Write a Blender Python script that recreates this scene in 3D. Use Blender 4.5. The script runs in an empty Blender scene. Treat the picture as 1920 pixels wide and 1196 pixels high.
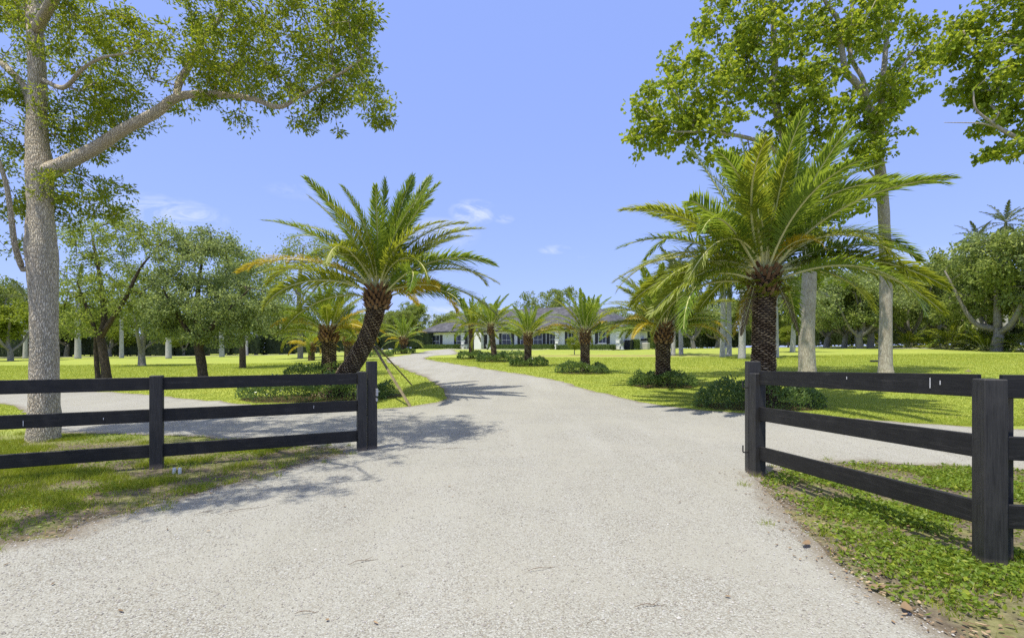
import bpy, math, random
import numpy as np
from mathutils import Vector, Matrix, geometry

R = math.radians
rng = np.random.default_rng(11)
random.seed(5)
sc = bpy.context.scene
COL = sc.collection
F, HZ, CH = 960.0, 657.0, 1.6          # focal length in photo pixels, horizon row, eye height


# ---------------------------------------------------------------- terrain
_yt = np.arange(-60, 600, 0.25)
_zt = np.interp(_yt, [-60, 9, 14, 20, 30, 40, 50, 60, 75, 100, 600], [0, 0, .13, .40, .70, 1.0, 1.3, 1.65, 1.85, 2.0, 2.0])
_ker = np.ones(17) / 17
_zt = np.convolve(np.pad(_zt, 8, mode='edge'), _ker, 'valid')
_kt = np.arange(-3, 3, 0.01)
_wt = np.interp(_kt, [-3, -1, -.45, -.2, .3, .8, 3], [.38, .38, .55, 1, 1, 1.3, 1.3])
_wt = np.convolve(np.pad(_wt, 8, mode='edge'), _ker, 'valid')


def H(x, y):
    x = np.asarray(x, float); y = np.asarray(y, float)
    k = x / np.maximum(y, 6.0)
    return np.interp(y, _yt, _zt) * np.interp(k, _kt, _wt)


def at(px, py, Y):
    """world point on the ray of a photo pixel at depth Y"""
    return Vector(((px - 960) / F * Y, Y, CH - (py - HZ) / F * Y))


def G(px, py):
    """ground point seen at a photo pixel"""
    k = (px - 960) / F
    ys = np.arange(1.5, 140, 0.02)
    zr = CH - (py - HZ) / F * ys
    d = zr - H(k * ys, ys)
    i = np.argmax(d < 0)
    if not (d < 0).any():
        i = len(ys) - 1
    return (k * ys[i], ys[i])


# ---------------------------------------------------------------- mesh builder
class MB:
    def __init__(s):
        s.v = []; s.f = []; s.n = 0; s.a = []; s.mi = []

    def add(s, v, f, attr=None, mi=0):
        v = np.asarray(v, np.float32).reshape(-1, 3)
        if len(v) == 0:
            return
        s.v.append(v)
        if not isinstance(f, list):
            f = [f]
        for q in f:
            q = np.asarray(q, np.int64)
            if q.size:
                s.f.append(q + s.n); s.mi.append(mi)
        s.a.append(np.zeros(len(v), np.float32) if attr is None else np.asarray(attr, np.float32))
        s.n += len(v)

    def mesh(s, name, mats, smooth=False):
        me = bpy.data.meshes.new(name)
        V = np.concatenate(s.v); me.vertices.add(len(V)); me.vertices.foreach_set('co', V.ravel())
        sizes = np.concatenate([np.full(len(q), q.shape[1]) for q in s.f])
        loops = np.concatenate([q.ravel() for q in s.f])
        me.loops.add(len(loops)); me.loops.foreach_set('vertex_index', loops.astype(np.int32))
        me.polygons.add(len(sizes))
        st = np.concatenate([[0], np.cumsum(sizes)[:-1]])
        me.polygons.foreach_set('loop_start', st.astype(np.int32))
        me.polygons.foreach_set('loop_total', sizes.astype(np.int32))
        mi = np.concatenate([np.full(len(q), m) for q, m in zip(s.f, s.mi)])
        me.polygons.foreach_set('material_index', mi.astype(np.int32))
        me.polygons.foreach_set('use_smooth', np.full(len(sizes), bool(smooth)))
        at_ = me.attributes.new('val', 'FLOAT', 'POINT')
        at_.data.foreach_set('value', np.concatenate(s.a))
        for m in (mats if isinstance(mats, (list, tuple)) else [mats]):
            me.materials.append(m)
        me.update(calc_edges=True); me.validate()
        return me

    def build(s, name, mats, parent=None, smooth=False):
        return link(name, s.mesh(name, mats, smooth), parent)


def link(name, me, parent=None):
    o = bpy.data.objects.new(name, me); COL.objects.link(o)
    if parent is not None:
        o.parent = parent
    return o


def tag(o, label, cat, group=None, kind=None):
    if label: o['label'] = label
    if cat: o['category'] = cat
    if group: o['group'] = group
    if kind: o['kind'] = kind
    return o


def thing(name, label, cat, loc=(0, 0, 0), rz=0, group=None):
    o = link(name, None); o.location = loc; o.rotation_euler = (0, 0, rz)
    o.empty_display_size = .2
    return tag(o, label, cat, group)


def struct(o):
    o['kind'] = 'structure'
    return o


def box(mb, c, s, rz=0.0, bev=0.0, mi=0):
    """box centred at c of size s, its long edges chamfered by bev"""
    hx, hy, hz = s[0] / 2, s[1] / 2, s[2] / 2
    if bev <= 0:
        v = np.array([[x, y, z] for z in (-hz, hz) for x, y in ((-hx, -hy), (hx, -hy), (hx, hy), (-hx, hy))], float)
        f = [np.array([[0, 3, 2, 1], [4, 5, 6, 7], [0, 1, 5, 4], [1, 2, 6, 5], [2, 3, 7, 6], [3, 0, 4, 7]])]
    else:
        b = bev
        ring = [(-hx + b, -hy), (hx - b, -hy), (hx, -hy + b), (hx, hy - b), (hx - b, hy), (-hx + b, hy), (-hx, hy - b), (-hx, -hy + b)]
        ins = [(x * (1 - b / hx), y * (1 - b / hy)) for x, y in ring]
        lev = [(ins, -hz), (ring, -hz + b), (ring, hz - b), (ins, hz)]
        v = np.array([[x, y, z] for rg, z in lev for x, y in rg], float)
        q = [[l * 8 + i, l * 8 + (i + 1) % 8, (l + 1) * 8 + (i + 1) % 8, (l + 1) * 8 + i] for l in range(3) for i in range(8)]
        f = [np.array(q), np.array([[7, 6, 5, 4, 3, 2, 1, 0], [24, 25, 26, 27, 28, 29, 30, 31]])]
    ca, sa = math.cos(rz), math.sin(rz)
    w = np.stack([v[:, 0] * ca - v[:, 1] * sa + c[0], v[:, 0] * sa + v[:, 1] * ca + c[1], v[:, 2] + c[2]], 1)
    mb.add(w, f, mi=mi)


def beam(mb, p, q, wd, ht, up=(0, 0, 1), bev=0.0):
    """straight board from p to q, wd thick, ht high"""
    p, q = Vector(p), Vector(q); d = (q - p); L = d.length; d.normalize()
    s = d.cross(Vector(up)).normalized(); u = s.cross(d)
    t = MB(); box(t, (0, 0, 0), (wd, L, ht), 0, bev)
    v = t.v[0].astype(float)
    M = np.array([s, d, u]).T
    mb.add(v @ M.T + np.array((p + q) / 2), [f for f in t.f])


def tube(mb, P, rad, n=8, attr=None, jit=0.0, cap=True, mi=0):
    P = np.asarray(P, float); rad = np.asarray(rad, float); m = len(P)
    T = np.gradient(P, axis=0); T /= np.linalg.norm(T, axis=1)[:, None] + 1e-9
    ref = np.array([1., 0, 0]) if abs(T[0][0]) < .8 else np.array([0, 1., 0])
    N = np.zeros_like(P)
    for i in range(m):
        ref = ref - T[i] * ref.dot(T[i]); ref /= np.linalg.norm(ref) + 1e-9
        N[i] = ref
    B = np.cross(T, N)
    th = np.arange(n) / n * 2 * math.pi
    r = rad[:, None] * (1 + (jit * rng.standard_normal((m, n)) if jit else 0))
    V = P[:, None] + r[..., None] * (N[:, None] * np.cos(th)[None, :, None] + B[:, None] * np.sin(th)[None, :, None])
    i = np.arange(m - 1)[:, None] * n; j = np.arange(n)[None]; j2 = (j + 1) % n
    q = np.stack([i + j, i + j2, i + n + j2, i + n + j], -1).reshape(-1, 4)
    f = [q]
    if cap:
        f.append(np.arange((m - 1) * n, m * n)[None]); f.append(np.arange(n)[::-1][None])
    mb.add(V.reshape(-1, 3), f, None if attr is None else np.repeat(attr, n), mi)


def unit(a):
    return a / (np.linalg.norm(a, axis=-1, keepdims=True) + 1e-9)


def leaves(mb, C, D, ln, wd, fold=.25, lobed=False, mi=0):
    """leaf blades at C pointing along D"""
    n = len(C)
    if n == 0: return
    D = unit(D)
    U = unit(np.cross(D, rng.standard_normal((n, 3)))); S = np.cross(U, D)
    ln = ln * rng.uniform(.7, 1.25, n)[:, None]; wd = wd * rng.uniform(.75, 1.2, n)[:, None]
    if not lobed:
        mid = C + D * ln * .45 + U * wd * fold
        v = np.stack([C, mid - S * wd / 2, C + D * ln - U * ln * .08, mid + S * wd / 2], 1)
        b = np.arange(n)[:, None] * 4
        mb.add(v.reshape(-1, 3), [np.concatenate([b + [0, 1, 2], b + [0, 2, 3]])], mi=mi)
    else:
        e = U * wd * fold
        v = np.stack([C, C + D * ln * .30 - S * wd * .55 + e, C + D * ln * .45 - S * wd * .26, C + D * ln * .72 - S * wd * .42 + e,
                      C + D * ln, C + D * ln * .72 + S * wd * .42 + e, C + D * ln * .45 + S * wd * .26, C + D * ln * .30 + S * wd * .55 + e], 1)
        b = np.arange(n)[:, None] * 8
        mb.add(v.reshape(-1, 3), [np.concatenate([b + t for t in ([0, 1, 2], [0, 2, 6], [0, 6, 7], [2, 3, 4], [2, 4, 6], [4, 5, 6])])], mi=mi)


# ---------------------------------------------------------------- materials
class NT:
    def __init__(s, tree):
        s.t = tree

    def n(s, typ, **kw):
        nd = s.t.nodes.new(typ)
        for k, v in kw.items():
            if k.startswith('_'):
                setattr(nd, k[1:], v)
        for k, v in kw.items():
            if not k.startswith('_'):
                key = int(k[1:]) if k[0] == 'i' and k[1:].isdigit() else k.replace('__', ' ')
                sk = nd.inputs[key]
                if isinstance(v, bpy.types.NodeSocket): s.t.links.new(v, sk)
                else: sk.default_value = v
        return nd

    def mix(s, fac, a, b, blend='MIX'):
        nd = s.t.nodes.new('ShaderNodeMix'); nd.data_type = 'RGBA'; nd.blend_type = blend
        for sk, v in ((nd.inputs[0], fac), (nd.inputs[6], a), (nd.inputs[7], b)):
            if isinstance(v, bpy.types.NodeSocket): s.t.links.new(v, sk)
            else: sk.default_value = v if not isinstance(v, tuple) or len(v) == 4 else (*v, 1)
        return nd.outputs[2]

    def math(s, op, a, b=0.0, clamp=False):
        nd = s.t.nodes.new('ShaderNodeMath'); nd.operation = op; nd.use_clamp = clamp
        for sk, v in ((nd.inputs[0], a), (nd.inputs[1], b)):
            if isinstance(v, bpy.types.NodeSocket): s.t.links.new(v, sk)
            else: sk.default_value = v
        return nd.outputs[0]

    def ramp(s, fac, stops, interp='LINEAR'):
        nd = s.t.nodes.new('ShaderNodeValToRGB'); s.t.links.new(fac, nd.inputs[0])
        cr = nd.color_ramp; cr.interpolation = interp
        while len(cr.elements) < len(stops): cr.elements.new(.5)
        for e, (p, c) in zip(cr.elements, stops):
            e.position = p; e.color = (c, c, c, 1) if isinstance(c, (int, float)) else (*c, 1)
        return nd.outputs[0]

    def noise(s, co, scale, detail=4.0, rough=.55, dist=0.0):
        return s.n('ShaderNodeTexNoise', Vector=co, Scale=scale, Detail=detail, Roughness=rough, Distortion=dist).outputs['Fac']

    def mapping(s, co, scale=(1, 1, 1), rot=(0, 0, 0)):
        return s.n('ShaderNodeMapping', Vector=co, Scale=scale, Rotation=rot).outputs[0]

    def bump(s, h, strength=.5, dist=.02):
        return s.n('ShaderNodeBump', Height=h, Strength=strength, Distance=dist).outputs[0]


def material(name, fn):
    m = bpy.data.materials.new(name); m.use_nodes = True
    t = m.node_tree; t.nodes.clear(); k = NT(t)
    out = t.nodes.new('ShaderNodeOutputMaterial')
    t.links.new(fn(k), out.inputs['Surface'])
    return m


def pbsdf(k, base, rough=.7, spec=.3, normal=None, metal=0.0):
    kw = dict(Roughness=rough, Metallic=metal)
    nd = k.n('ShaderNodeBsdfPrincipled', **kw)
    nd.inputs['Specular IOR Level'].default_value = spec
    if isinstance(base, bpy.types.NodeSocket): k.t.links.new(base, nd.inputs['Base Color'])
    else: nd.inputs['Base Color'].default_value = (*base, 1)
    if normal is not None: k.t.links.new(normal, nd.inputs['Normal'])
    return nd.outputs[0]


def leaf_mat(name, c1, c2, trans=.35, tc=None, rough=.45, spec=.35, c3=None, objvar=.25):
    def fn(k):
        r = k.n('ShaderNodeNewGeometry').outputs['Random Per Island']
        stops = [(0, c1), (.75 if c3 else 1.0, c2)] + ([(1.0, c3)] if c3 else [])
        c = k.ramp(r, stops)
        co = k.n('ShaderNodeNewGeometry').outputs['Position']
        nz = k.noise(co, .9, 2)
        c = k.mix(k.ramp(nz, [(.3, 0.0), (.7, objvar * 1.6)]), c, c2)
        p = pbsdf(k, c, rough, spec)
        tcol = k.mix(.5, c, tc or tuple(min(1, x * 2.2) for x in c2))
        tr = k.n('ShaderNodeBsdfTranslucent', Color=tcol).outputs[0]
        return k.n('ShaderNodeMixShader', i0=trans, i1=p, i2=tr).outputs[0]
    return material(name, fn)


def bark_mat(name, lo, hi, vs=(9, 9, 2.2), scale=1.0, bump=.8, spots=None):
    def fn(k):
        co = k.n('ShaderNodeTexCoord').outputs['Object']
        wob = k.n('ShaderNodeTexNoise', Vector=co, Scale=3.0, Detail=2.0).outputs['Color']
        co2 = k.n('ShaderNodeVectorMath', _operation='MULTIPLY_ADD', i0=wob, i1=(.12, .12, .12), i2=co).outputs[0]
        mp = k.mapping(co2, tuple(v * scale for v in vs))
        vo = k.n('ShaderNodeTexVoronoi', _feature='DISTANCE_TO_EDGE', Vector=mp, Scale=2.2).outputs['Distance']
        nz = k.noise(mp, 1.6, 6, .7)
        h = k.math('ADD', k.ramp(vo, [(0, 0.0), (.22, .5), (.6, .8)]), k.math('MULTIPLY', nz, .95))
        c = k.mix(k.ramp(h, [(.35, 0.0), (1.15, 1.0)]), lo, hi)
        big = k.noise(co, 1.3, 3)
        c = k.mix(k.ramp(big, [(.45, 0.0), (.7, .45)]), c, spots or tuple(x * .7 for x in hi))
        return pbsdf(k, c, .9, .15, k.bump(h, bump, .02))
    return material(name, fn)


def plain(name, c, rough=.6, spec=.3, var=.12, sc_=8.0, bump=0.0, metal=0.0):
    def fn(k):
        co = k.n('ShaderNodeTexCoord').outputs['Object']
        nz = k.noise(co, sc_, 5)
        col = k.mix(k.ramp(nz, [(.3, 0.0), (.7, 1.0)]), tuple(x * (1 - var) for x in c), tuple(min(1, x * (1 + var)) for x in c))
        return pbsdf(k, col, rough, spec, k.bump(nz, bump, .01) if bump else None, metal)
    return material(name, fn)


def m_lawn(k):
    co = k.n('ShaderNodeNewGeometry').outputs['Position']
    big = k.noise(co, .12, 4, .6)
    mid = k.noise(co, 1.1, 5, .65)
    fine = k.noise(k.mapping(co, (1, 1, 1)), 14, 6, .75)
    c = k.mix(k.ramp(big, [(.35, 0.0), (.65, 1.0)]), (.300, .365, .060), (.375, .405, .072))
    c = k.mix(k.ramp(mid, [(.38, 0.0), (.62, .75)]), c, (.21, .285, .050))
    dry = k.noise(co, .55, 6, .7, .5)
    c = k.mix(k.ramp(dry, [(.55, 0.0), (.70, .5)]), c, (.46, .42, .12))
    c = k.mix(k.ramp(fine, [(.34, .85), (.54, 0.0)]), c, (.13, .185, .035))
    st = k.noise(k.mapping(co, (.06, .9, 1), (0, 0, R(24))), 1.0, 3)
    c = k.mix(k.ramp(st, [(.4, 0.0), (.62, .35)]), c, (.42, .445, .10))
    xyz = k.n('ShaderNodeSeparateXYZ', Vector=co)
    # worn, brownish turf near the house front and bare sandy soil along the road side of the fences
    wx = k.math('MULTIPLY', k.math('SUBTRACT', xyz.outputs[0], 9.0), .085)
    wy = k.math('MULTIPLY', k.math('SUBTRACT', xyz.outputs[1], 44.5), .42)
    worn = k.math('SUBTRACT', 1.0, k.math('ADD', k.math('MULTIPLY', wx, wx), k.math('MULTIPLY', wy, wy)), True)
    worn = k.math('MULTIPLY', worn, k.ramp(mid, [(.3, .25), (.6, 1.0)]))
    c = k.mix(worn, c, (.29, .21, .10))
    n2 = k.noise(co, 2.3, 5, .6)
    near = k.n('ShaderNodeMapRange', Value=xyz.outputs[1], i1=8.6, i2=10.4, i3=1.0, i4=0.0).outputs[0]
    bare = k.math('MULTIPLY', near, k.ramp(n2, [(.40, .72), (.56, 1.0)]))
    soil = k.mix(k.ramp(fine, [(.35, 0.0), (.65, 1.0)]), (.075, .06, .042), (.20, .17, .125))
    c = k.mix(bare, c, soil)
    return pbsdf(k, c, .9, .1, k.bump(fine, .5, .04))


def m_gravel(k):
    co = k.n('ShaderNodeNewGeometry').outputs['Position']
    wob = k.n('ShaderNodeTexNoise', Vector=co, Scale=9.0, Detail=2.0).outputs['Color']
    cw = k.n('ShaderNodeVectorMath', _operation='MULTIPLY_ADD', i0=wob, i1=(.05, .05, .05), i2=co).outputs[0]
    v1 = k.n('ShaderNodeTexVoronoi', Vector=cw, Scale=88.0, Randomness=1.0)
    v2 = k.n('ShaderNodeTexVoronoi', Vector=cw, Scale=37.0, Randomness=1.0)
    r1 = k.n('ShaderNodeSeparateColor', Color=v1.outputs['Color']).outputs[0]
    r2 = k.n('ShaderNodeSeparateColor', Color=v2.outputs['Color']).outputs[1]
    c = k.ramp(r1, [(0, (0.140, 0.129, 0.106)), (.10, (0.272, 0.243, 0.195)), (.25, (0.321, 0.317, 0.275)), (.6, (0.379, 0.381, 0.343)), (1, (0.462, 0.470, 0.440))])
    c = k.mix(k.ramp(v1.outputs['Distance'], [(.32, 0.0), (.7, .75)]), c, (0.197, 0.188, 0.157))
    dk = k.n('ShaderNodeTexVoronoi', Vector=cw, Scale=21.0, Randomness=1.0)
    dr = k.n('ShaderNodeSeparateColor', Color=dk.outputs['Color']).outputs[2]
    spot = k.math('MULTIPLY', k.ramp(dk.outputs['Distance'], [(.16, 1.0), (.26, 0.0)]), k.ramp(dr, [(.30, 1.0), (.34, 0.0)]))
    c = k.mix(k.math('MULTIPLY', spot, .8), c, (0.132, 0.114, 0.086))
    c2 = k.ramp(r2, [(0, (0.107, 0.094, 0.076)), (.05, (0.297, 0.230, 0.152)), (.12, (0.412, 0.418, 0.385)), (1, (0.453, 0.458, 0.423))])
    c = k.mix(k.ramp(v2.outputs['Distance'], [(.08, .7), (.28, 0.0)]), c, c2)
    sand = k.noise(co, .8, 6, .62, .6)
    c = k.mix(k.ramp(sand, [(.42, 0.0), (.62, .6)]), c, (0.325, 0.320, 0.275))
    pt = k.noise(co, .33, 5, .65, .8)
    c = k.mix(k.ramp(pt, [(.46, 0.0), (.60, .26)]), c, (0.366, 0.356, 0.305))
    tr = k.noise(k.mapping(co, (1.6, .16, 1)), 1.0, 4)
    c = k.mix(k.ramp(tr, [(.48, 0.0), (.7, .25)]), c, (0.412, 0.414, 0.381))
    e = k.n('ShaderNodeAttribute', _attribute_name='val').outputs['Fac']
    ed = k.math('ADD', e, k.math('MULTIPLY', k.math('SUBTRACT', k.noise(co, 5.0, 4, .7), .5), .9))
    c = k.mix(k.ramp(ed, [(.45, 0.0), (1.0, .8)]), c, (.17, .14, .10))
    h = k.math('SUBTRACT', k.math('MULTIPLY', sand, 3.0), k.math('ADD', v1.outputs['Distance'], k.math('MULTIPLY', v2.outputs['Distance'], .8)))
    return pbsdf(k, c, .95, .15, k.bump(h, .55, .012))


def m_black_wood(k):
    co = k.n('ShaderNodeTexCoord').outputs['Generated']
    ob = k.n('ShaderNodeNewGeometry').outputs['Position']
    g = k.noise(k.mapping(ob, (1.2, 1.2, 26)), 3.0, 6, .7, .8)
    g2 = k.noise(ob, 4.5, 5, .6)
    c = k.mix(k.ramp(g, [(.35, 0.0), (.72, 1.0)]), (.008, .0078, .0075), (.021, .0202, .0185))
    c = k.mix(k.ramp(g2, [(.5, 0.0), (.8, .5)]), c, (.042, .041, .038))
    wear = k.noise(k.mapping(ob, (.8, .8, 9)), 2.2, 7, .75, 1.2)
    c = k.mix(k.ramp(wear, [(.56, 0.0), (.72, .55)]), c, (.085, .080, .070))
    sp = k.noise(ob, 34, 2)
    c = k.mix(k.ramp(sp, [(.78, 0.0), (.82, .25)]), c, (.2, .19, .18))
    return pbsdf(k, c, .55, .35, k.bump(g, .35, .006))


def m_black_post(k):
    ob = k.n('ShaderNodeNewGeometry').outputs['Position']
    g = k.noise(k.mapping(ob, (26, 26, 1.2)), 3.0, 6, .7, .8)
    g2 = k.noise(ob, 4.5, 5, .6)
    c = k.mix(k.ramp(g, [(.35, 0.0), (.72, 1.0)]), (.018, .0175, .0165), (.052, .051, .047))
    c = k.mix(k.ramp(g2, [(.5, 0.0), (.8, .5)]), c, (.070, .067, .060))
    sp = k.noise(ob, 38, 2)
    c = k.mix(k.ramp(sp, [(.77, 0.0), (.81, .3)]), c, (.22, .21, .2))
    z = k.n('ShaderNodeSeparateXYZ', Vector=ob).outputs[2]
    c = k.mix(k.n('ShaderNodeMapRange', Value=k.math('ADD', z, k.math('MULTIPLY', g2, .06)), i1=.05, i2=.11, i3=.75, i4=0.0).outputs[0], c, (.20, .16, .12))
    return pbsdf(k, c, .55, .35, k.bump(g, .4, .006))


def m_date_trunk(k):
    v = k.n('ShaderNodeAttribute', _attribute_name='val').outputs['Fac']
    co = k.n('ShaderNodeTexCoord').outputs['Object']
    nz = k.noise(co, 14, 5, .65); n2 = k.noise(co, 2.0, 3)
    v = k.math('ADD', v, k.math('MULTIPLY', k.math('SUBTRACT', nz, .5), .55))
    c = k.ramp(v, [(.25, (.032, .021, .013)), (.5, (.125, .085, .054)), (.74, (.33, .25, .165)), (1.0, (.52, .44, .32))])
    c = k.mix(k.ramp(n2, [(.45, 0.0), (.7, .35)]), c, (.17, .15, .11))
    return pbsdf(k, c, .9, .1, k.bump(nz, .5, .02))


def m_roof(k):
    co = k.n('ShaderNodeTexCoord').outputs['Object']
    z = k.n('ShaderNodeSeparateXYZ', Vector=co).outputs[2]
    row = k.math('FRACT', k.math('MULTIPLY', z, 5.2))
    cell = k.n('ShaderNodeTexVoronoi', Vector=k.mapping(co, (2.6, 2.6, 5.2)), Scale=1.0)
    r = k.n('ShaderNodeSeparateColor', Color=cell.outputs['Color']).outputs[0]
    c = k.ramp(r, [(0, (.055, .056, .066)), (.6, (.085, .086, .10)), (1, (.125, .125, .14))])
    c = k.mix(k.ramp(row, [(0, .6), (.16, 0.0)]), c, (.035, .035, .04))
    return pbsdf(k, c, .75, .25, k.bump(row, .6, .05))


def m_wall(k):
    co = k.n('ShaderNodeTexCoord').outputs['Object']
    nz = k.noise(co, 1.2, 5); f = k.noise(co, 40, 3)
    c = k.mix(k.ramp(nz, [(.35, 0.0), (.7, 1.0)]), (.72, .725, .69), (.80, .80, .77))
    return pbsdf(k, c, .8, .2, k.bump(f, .2, .01))


M = {}
M['lawn'] = material('lawn_turf', m_lawn)
M['gravel'] = material('shell_gravel', m_gravel)
M['board'] = material('black_stained_board', m_black_wood)
M['post'] = material('black_stained_post', m_black_post)
M['date_trunk'] = material('date_palm_trunk', m_date_trunk)
M['roof'] = material('slate_grey_tiles', m_roof)
M['wall'] = material('white_stucco', m_wall)
M['oak_bark'] = bark_mat('oak_bark', (.20, .155, .10), (.84, .74, .55), (22, 22, 4.5), 1.0, 1.0, (.42, .41, .30))
M['pale_bark'] = bark_mat('pale_smooth_bark', (.30, .26, .20), (.52, .48, .39), (9, 9, 1.6), 1.0, .45, (.25, .205, .14))
M['dark_bark'] = bark_mat('dark_bark', (.035, .028, .02), (.13, .10, .07), (9, 9, 2.5), 1.0, .8)
M['grey_bark'] = bark_mat('grey_bark', (.12, .105, .085), (.31, .29, .25), (7, 7, 2), 1.0, .6)
M['royal_trunk'] = bark_mat('royal_palm_trunk', (.30, .29, .26), (.50, .49, .46), (2.5, 2.5, 5), 1.0, .2, (.33, .32, .28))
M['oak_leaf'] = leaf_mat('oak_leaf', (0.055, 0.089, 0.010), (0.214, 0.290, 0.026), .40, (0.711, 0.817, 0.054), .55, .18, (0.483, 0.461, 0.035))
M['maple_leaf'] = leaf_mat('lobed_leaf', (0.056, 0.100, 0.011), (0.269, 0.367, 0.031), .42, (0.739, 0.825, 0.061), .55, .18, (0.484, 0.484, 0.041))
M['mid_leaf'] = leaf_mat('glossy_leaf', (0.060, 0.092, 0.021), (0.259, 0.334, 0.067), .36, (0.646, 0.745, 0.100), .55, .2, (0.489, 0.536, 0.088))
M['grey_leaf'] = leaf_mat('grey_green_leaf', (0.062, 0.087, 0.034), (0.283, 0.352, 0.136), .33, (0.595, 0.719, 0.165), .5, .25, (0.537, 0.599, 0.165))
M['far_leaf'] = leaf_mat('distant_leaf', (0.068, 0.104, 0.027), (0.248, 0.316, 0.078), .36, (0.547, 0.620, 0.123), .6, .15, (0.417, 0.445, 0.113))
M['lime_leaf'] = leaf_mat('lime_leaf', (.14, .20, .02), (.26, .32, .03), .4, (.5, .55, .05), .5, .3)
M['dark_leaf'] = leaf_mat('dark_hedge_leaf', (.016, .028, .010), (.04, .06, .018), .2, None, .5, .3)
M['shrub_leaf'] = leaf_mat('shrub_leaf', (0.075, 0.138, 0.046), (0.149, 0.228, 0.063), .32, (0.368, 0.504, 0.092), .28, .45, (0.230, 0.312, 0.081))
M['hedge_leaf'] = leaf_mat('clipped_hedge_leaf', (.05, .09, .022), (.11, .16, .032), .28, None, .45, .35)
M['frond_green'] = leaf_mat('green_frond', (0.091, 0.171, 0.024), (0.189, 0.275, 0.034), .40, (0.561, 0.683, 0.061), .45, .28)
M['frond_olive'] = leaf_mat('olive_frond', (0.149, 0.213, 0.023), (0.270, 0.310, 0.028), .40, (0.667, 0.690, 0.057), .45, .28)
M['frond_gold'] = leaf_mat('yellowing_frond', (.32, .25, .02), (.50, .39, .02), .42, (.85, .65, .04), .45, .35)
M['frond_dark'] = leaf_mat('royal_frond', (.05, .075, .03), (.105, .135, .045), .3, None, .4, .4)
M['frond_dead'] = leaf_mat('dead_frond', (.13, .09, .05), (.24, .18, .10), .15, None, .8, .1)
M['rachis'] = plain('frond_midrib', (.58, .57, .26), .45, .35)
M['rachis_dark'] = plain('dull_midrib', (.20, .20, .08), .5, .3)
M['boot'] = leaf_mat('frond_stub', (.09, .05, .026), (.26, .15, .075), .0, None, .85, .1, (.40, .27, .15))
M['fern'] = leaf_mat('fern_leaf', (.11, .15, .012), (.22, .24, .02), .4, (.5, .5, .03), .45, .3)
M['grass'] = leaf_mat('grass_blade', (.16, .23, .02), (.29, .35, .025), .35, (.5, .57, .03), .5, .25, (.38, .34, .09))
M['lawn_grass'] = leaf_mat('lawn_blade', (.18, .265, .034), (.38, .43, .052), .35, (.62, .66, .06), .5, .25, (.52, .48, .10))
M['weed'] = leaf_mat('groundcover_leaf', (.10, .17, .022), (.21, .30, .03), .38, (.42, .55, .04), .45, .3, (.33, .37, .04))
M['dry_leaf'] = leaf_mat('dry_leaf', (.11, .075, .045), (.30, .21, .125), .15, None, .7, .2, (.48, .37, .24))
M['pebble'] = leaf_mat('pebble', (0.218, 0.200, 0.169), (0.420, 0.401, 0.365), .0, None, .9, .2, (0.529, 0.520, 0.492))
M['twig'] = plain('twig_bark', (.22, .17, .125), .9, .1)
M['mulch'] = plain('mulch', (.07, .048, .032), .95, .1, .5, 30, .8)
M['white'] = plain('white_paint', (.78, .78, .75), .5, .3, .04)
M['charcoal'] = plain('charcoal_paint', (.030, .030, .035), .5, .35, .15)
M['frame_white'] = plain('window_frame_white', (.70, .70, .70), .45, .35, .04)
M['pvc'] = plain('white_plastic_pipe', (.74, .75, .75), .4, .4, .04)
M['metal'] = plain('galvanised_metal', (.42, .43, .44), .4, .5, .15, 20, 0, .7)
M['iron'] = plain('black_iron', (.02, .02, .02), .45, .5)
M['beige_metal'] = plain('beige_metal', (.55, .53, .47), .5, .3, .06)
M['bin'] = plain('dark_plastic', (.012, .017, .03), .45, .4)
M['stone_grey'] = plain('weathered_grey', (.28, .31, .31), .7, .25, .15)
M['door'] = plain('dark_door', (.022, .02, .02), .35, .45)
M['brace'] = plain('weathered_timber', (.21, .175, .105), .85, .15, .3, 9, .4)
M['soffit'] = plain('soffit', (.45, .45, .42), .8, .2)


def m_glass(k):
    co = k.n('ShaderNodeTexCoord').outputs['Object']
    c = k.mix(k.ramp(k.noise(co, 1.7, 3), [(.35, 0.0), (.7, 1.0)]), (.012, .014, .020), (.05, .06, .085))
    return pbsdf(k, c, .08, .6)


M['glass'] = material('dark_window_glass', m_glass)


# ---------------------------------------------------------------- ground and drive
def nonuni(a, b, near, step, grow=1.25):
    out = [0.0]; s = step
    while out[-1] < b:
        if out[-1] > near: s *= grow
        out.append(out[-1] + s)
    return out


def ground():
    xp = nonuni(0, 500, 62, 1.0); xs = np.array(sorted(set([-x for x in xp] + xp)))
    yp = nonuni(0, 560, 90, 1.0); yn = nonuni(0, 60, 12, 1.5)
    ys = np.array(sorted(set([-y for y in yn] + yp)))
    X, Y = np.meshgrid(xs, ys)
    V = np.stack([X, Y, H(X, Y)], -1).reshape(-1, 3)
    nx, ny = len(xs), len(ys)
    i = np.arange(ny - 1)[:, None] * nx + np.arange(nx - 1)[None]
    f = np.stack([i, i + 1, i + nx + 1, i + nx], -1).reshape(-1, 4)
    mb = MB(); mb.add(V, f)
    struct(mb.build('lawn', M['lawn'], smooth=True))


ground()


def dense(P, step_near=.12, k=.012, jit=.05):
    """resample an outline finely and make it ragged"""
    out = []
    n = len(P)
    for i in range(n):
        a, b = np.array(P[i], float), np.array(P[(i + 1) % n], float)
        L = np.linalg.norm(b - a); m = (a + b) / 2; d = max(abs(m[1]), 3.0)
        c = max(1, int(L / (step_near + k * d)))
        for j in range(c):
            p = a + (b - a) * (j / c)
            out.append(p + rng.normal(0, jit * 1.7, 2) * min(1.0, L) * (1.0 if abs(p[1]) < 40 else 2.0))
    return np.array(out)


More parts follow.
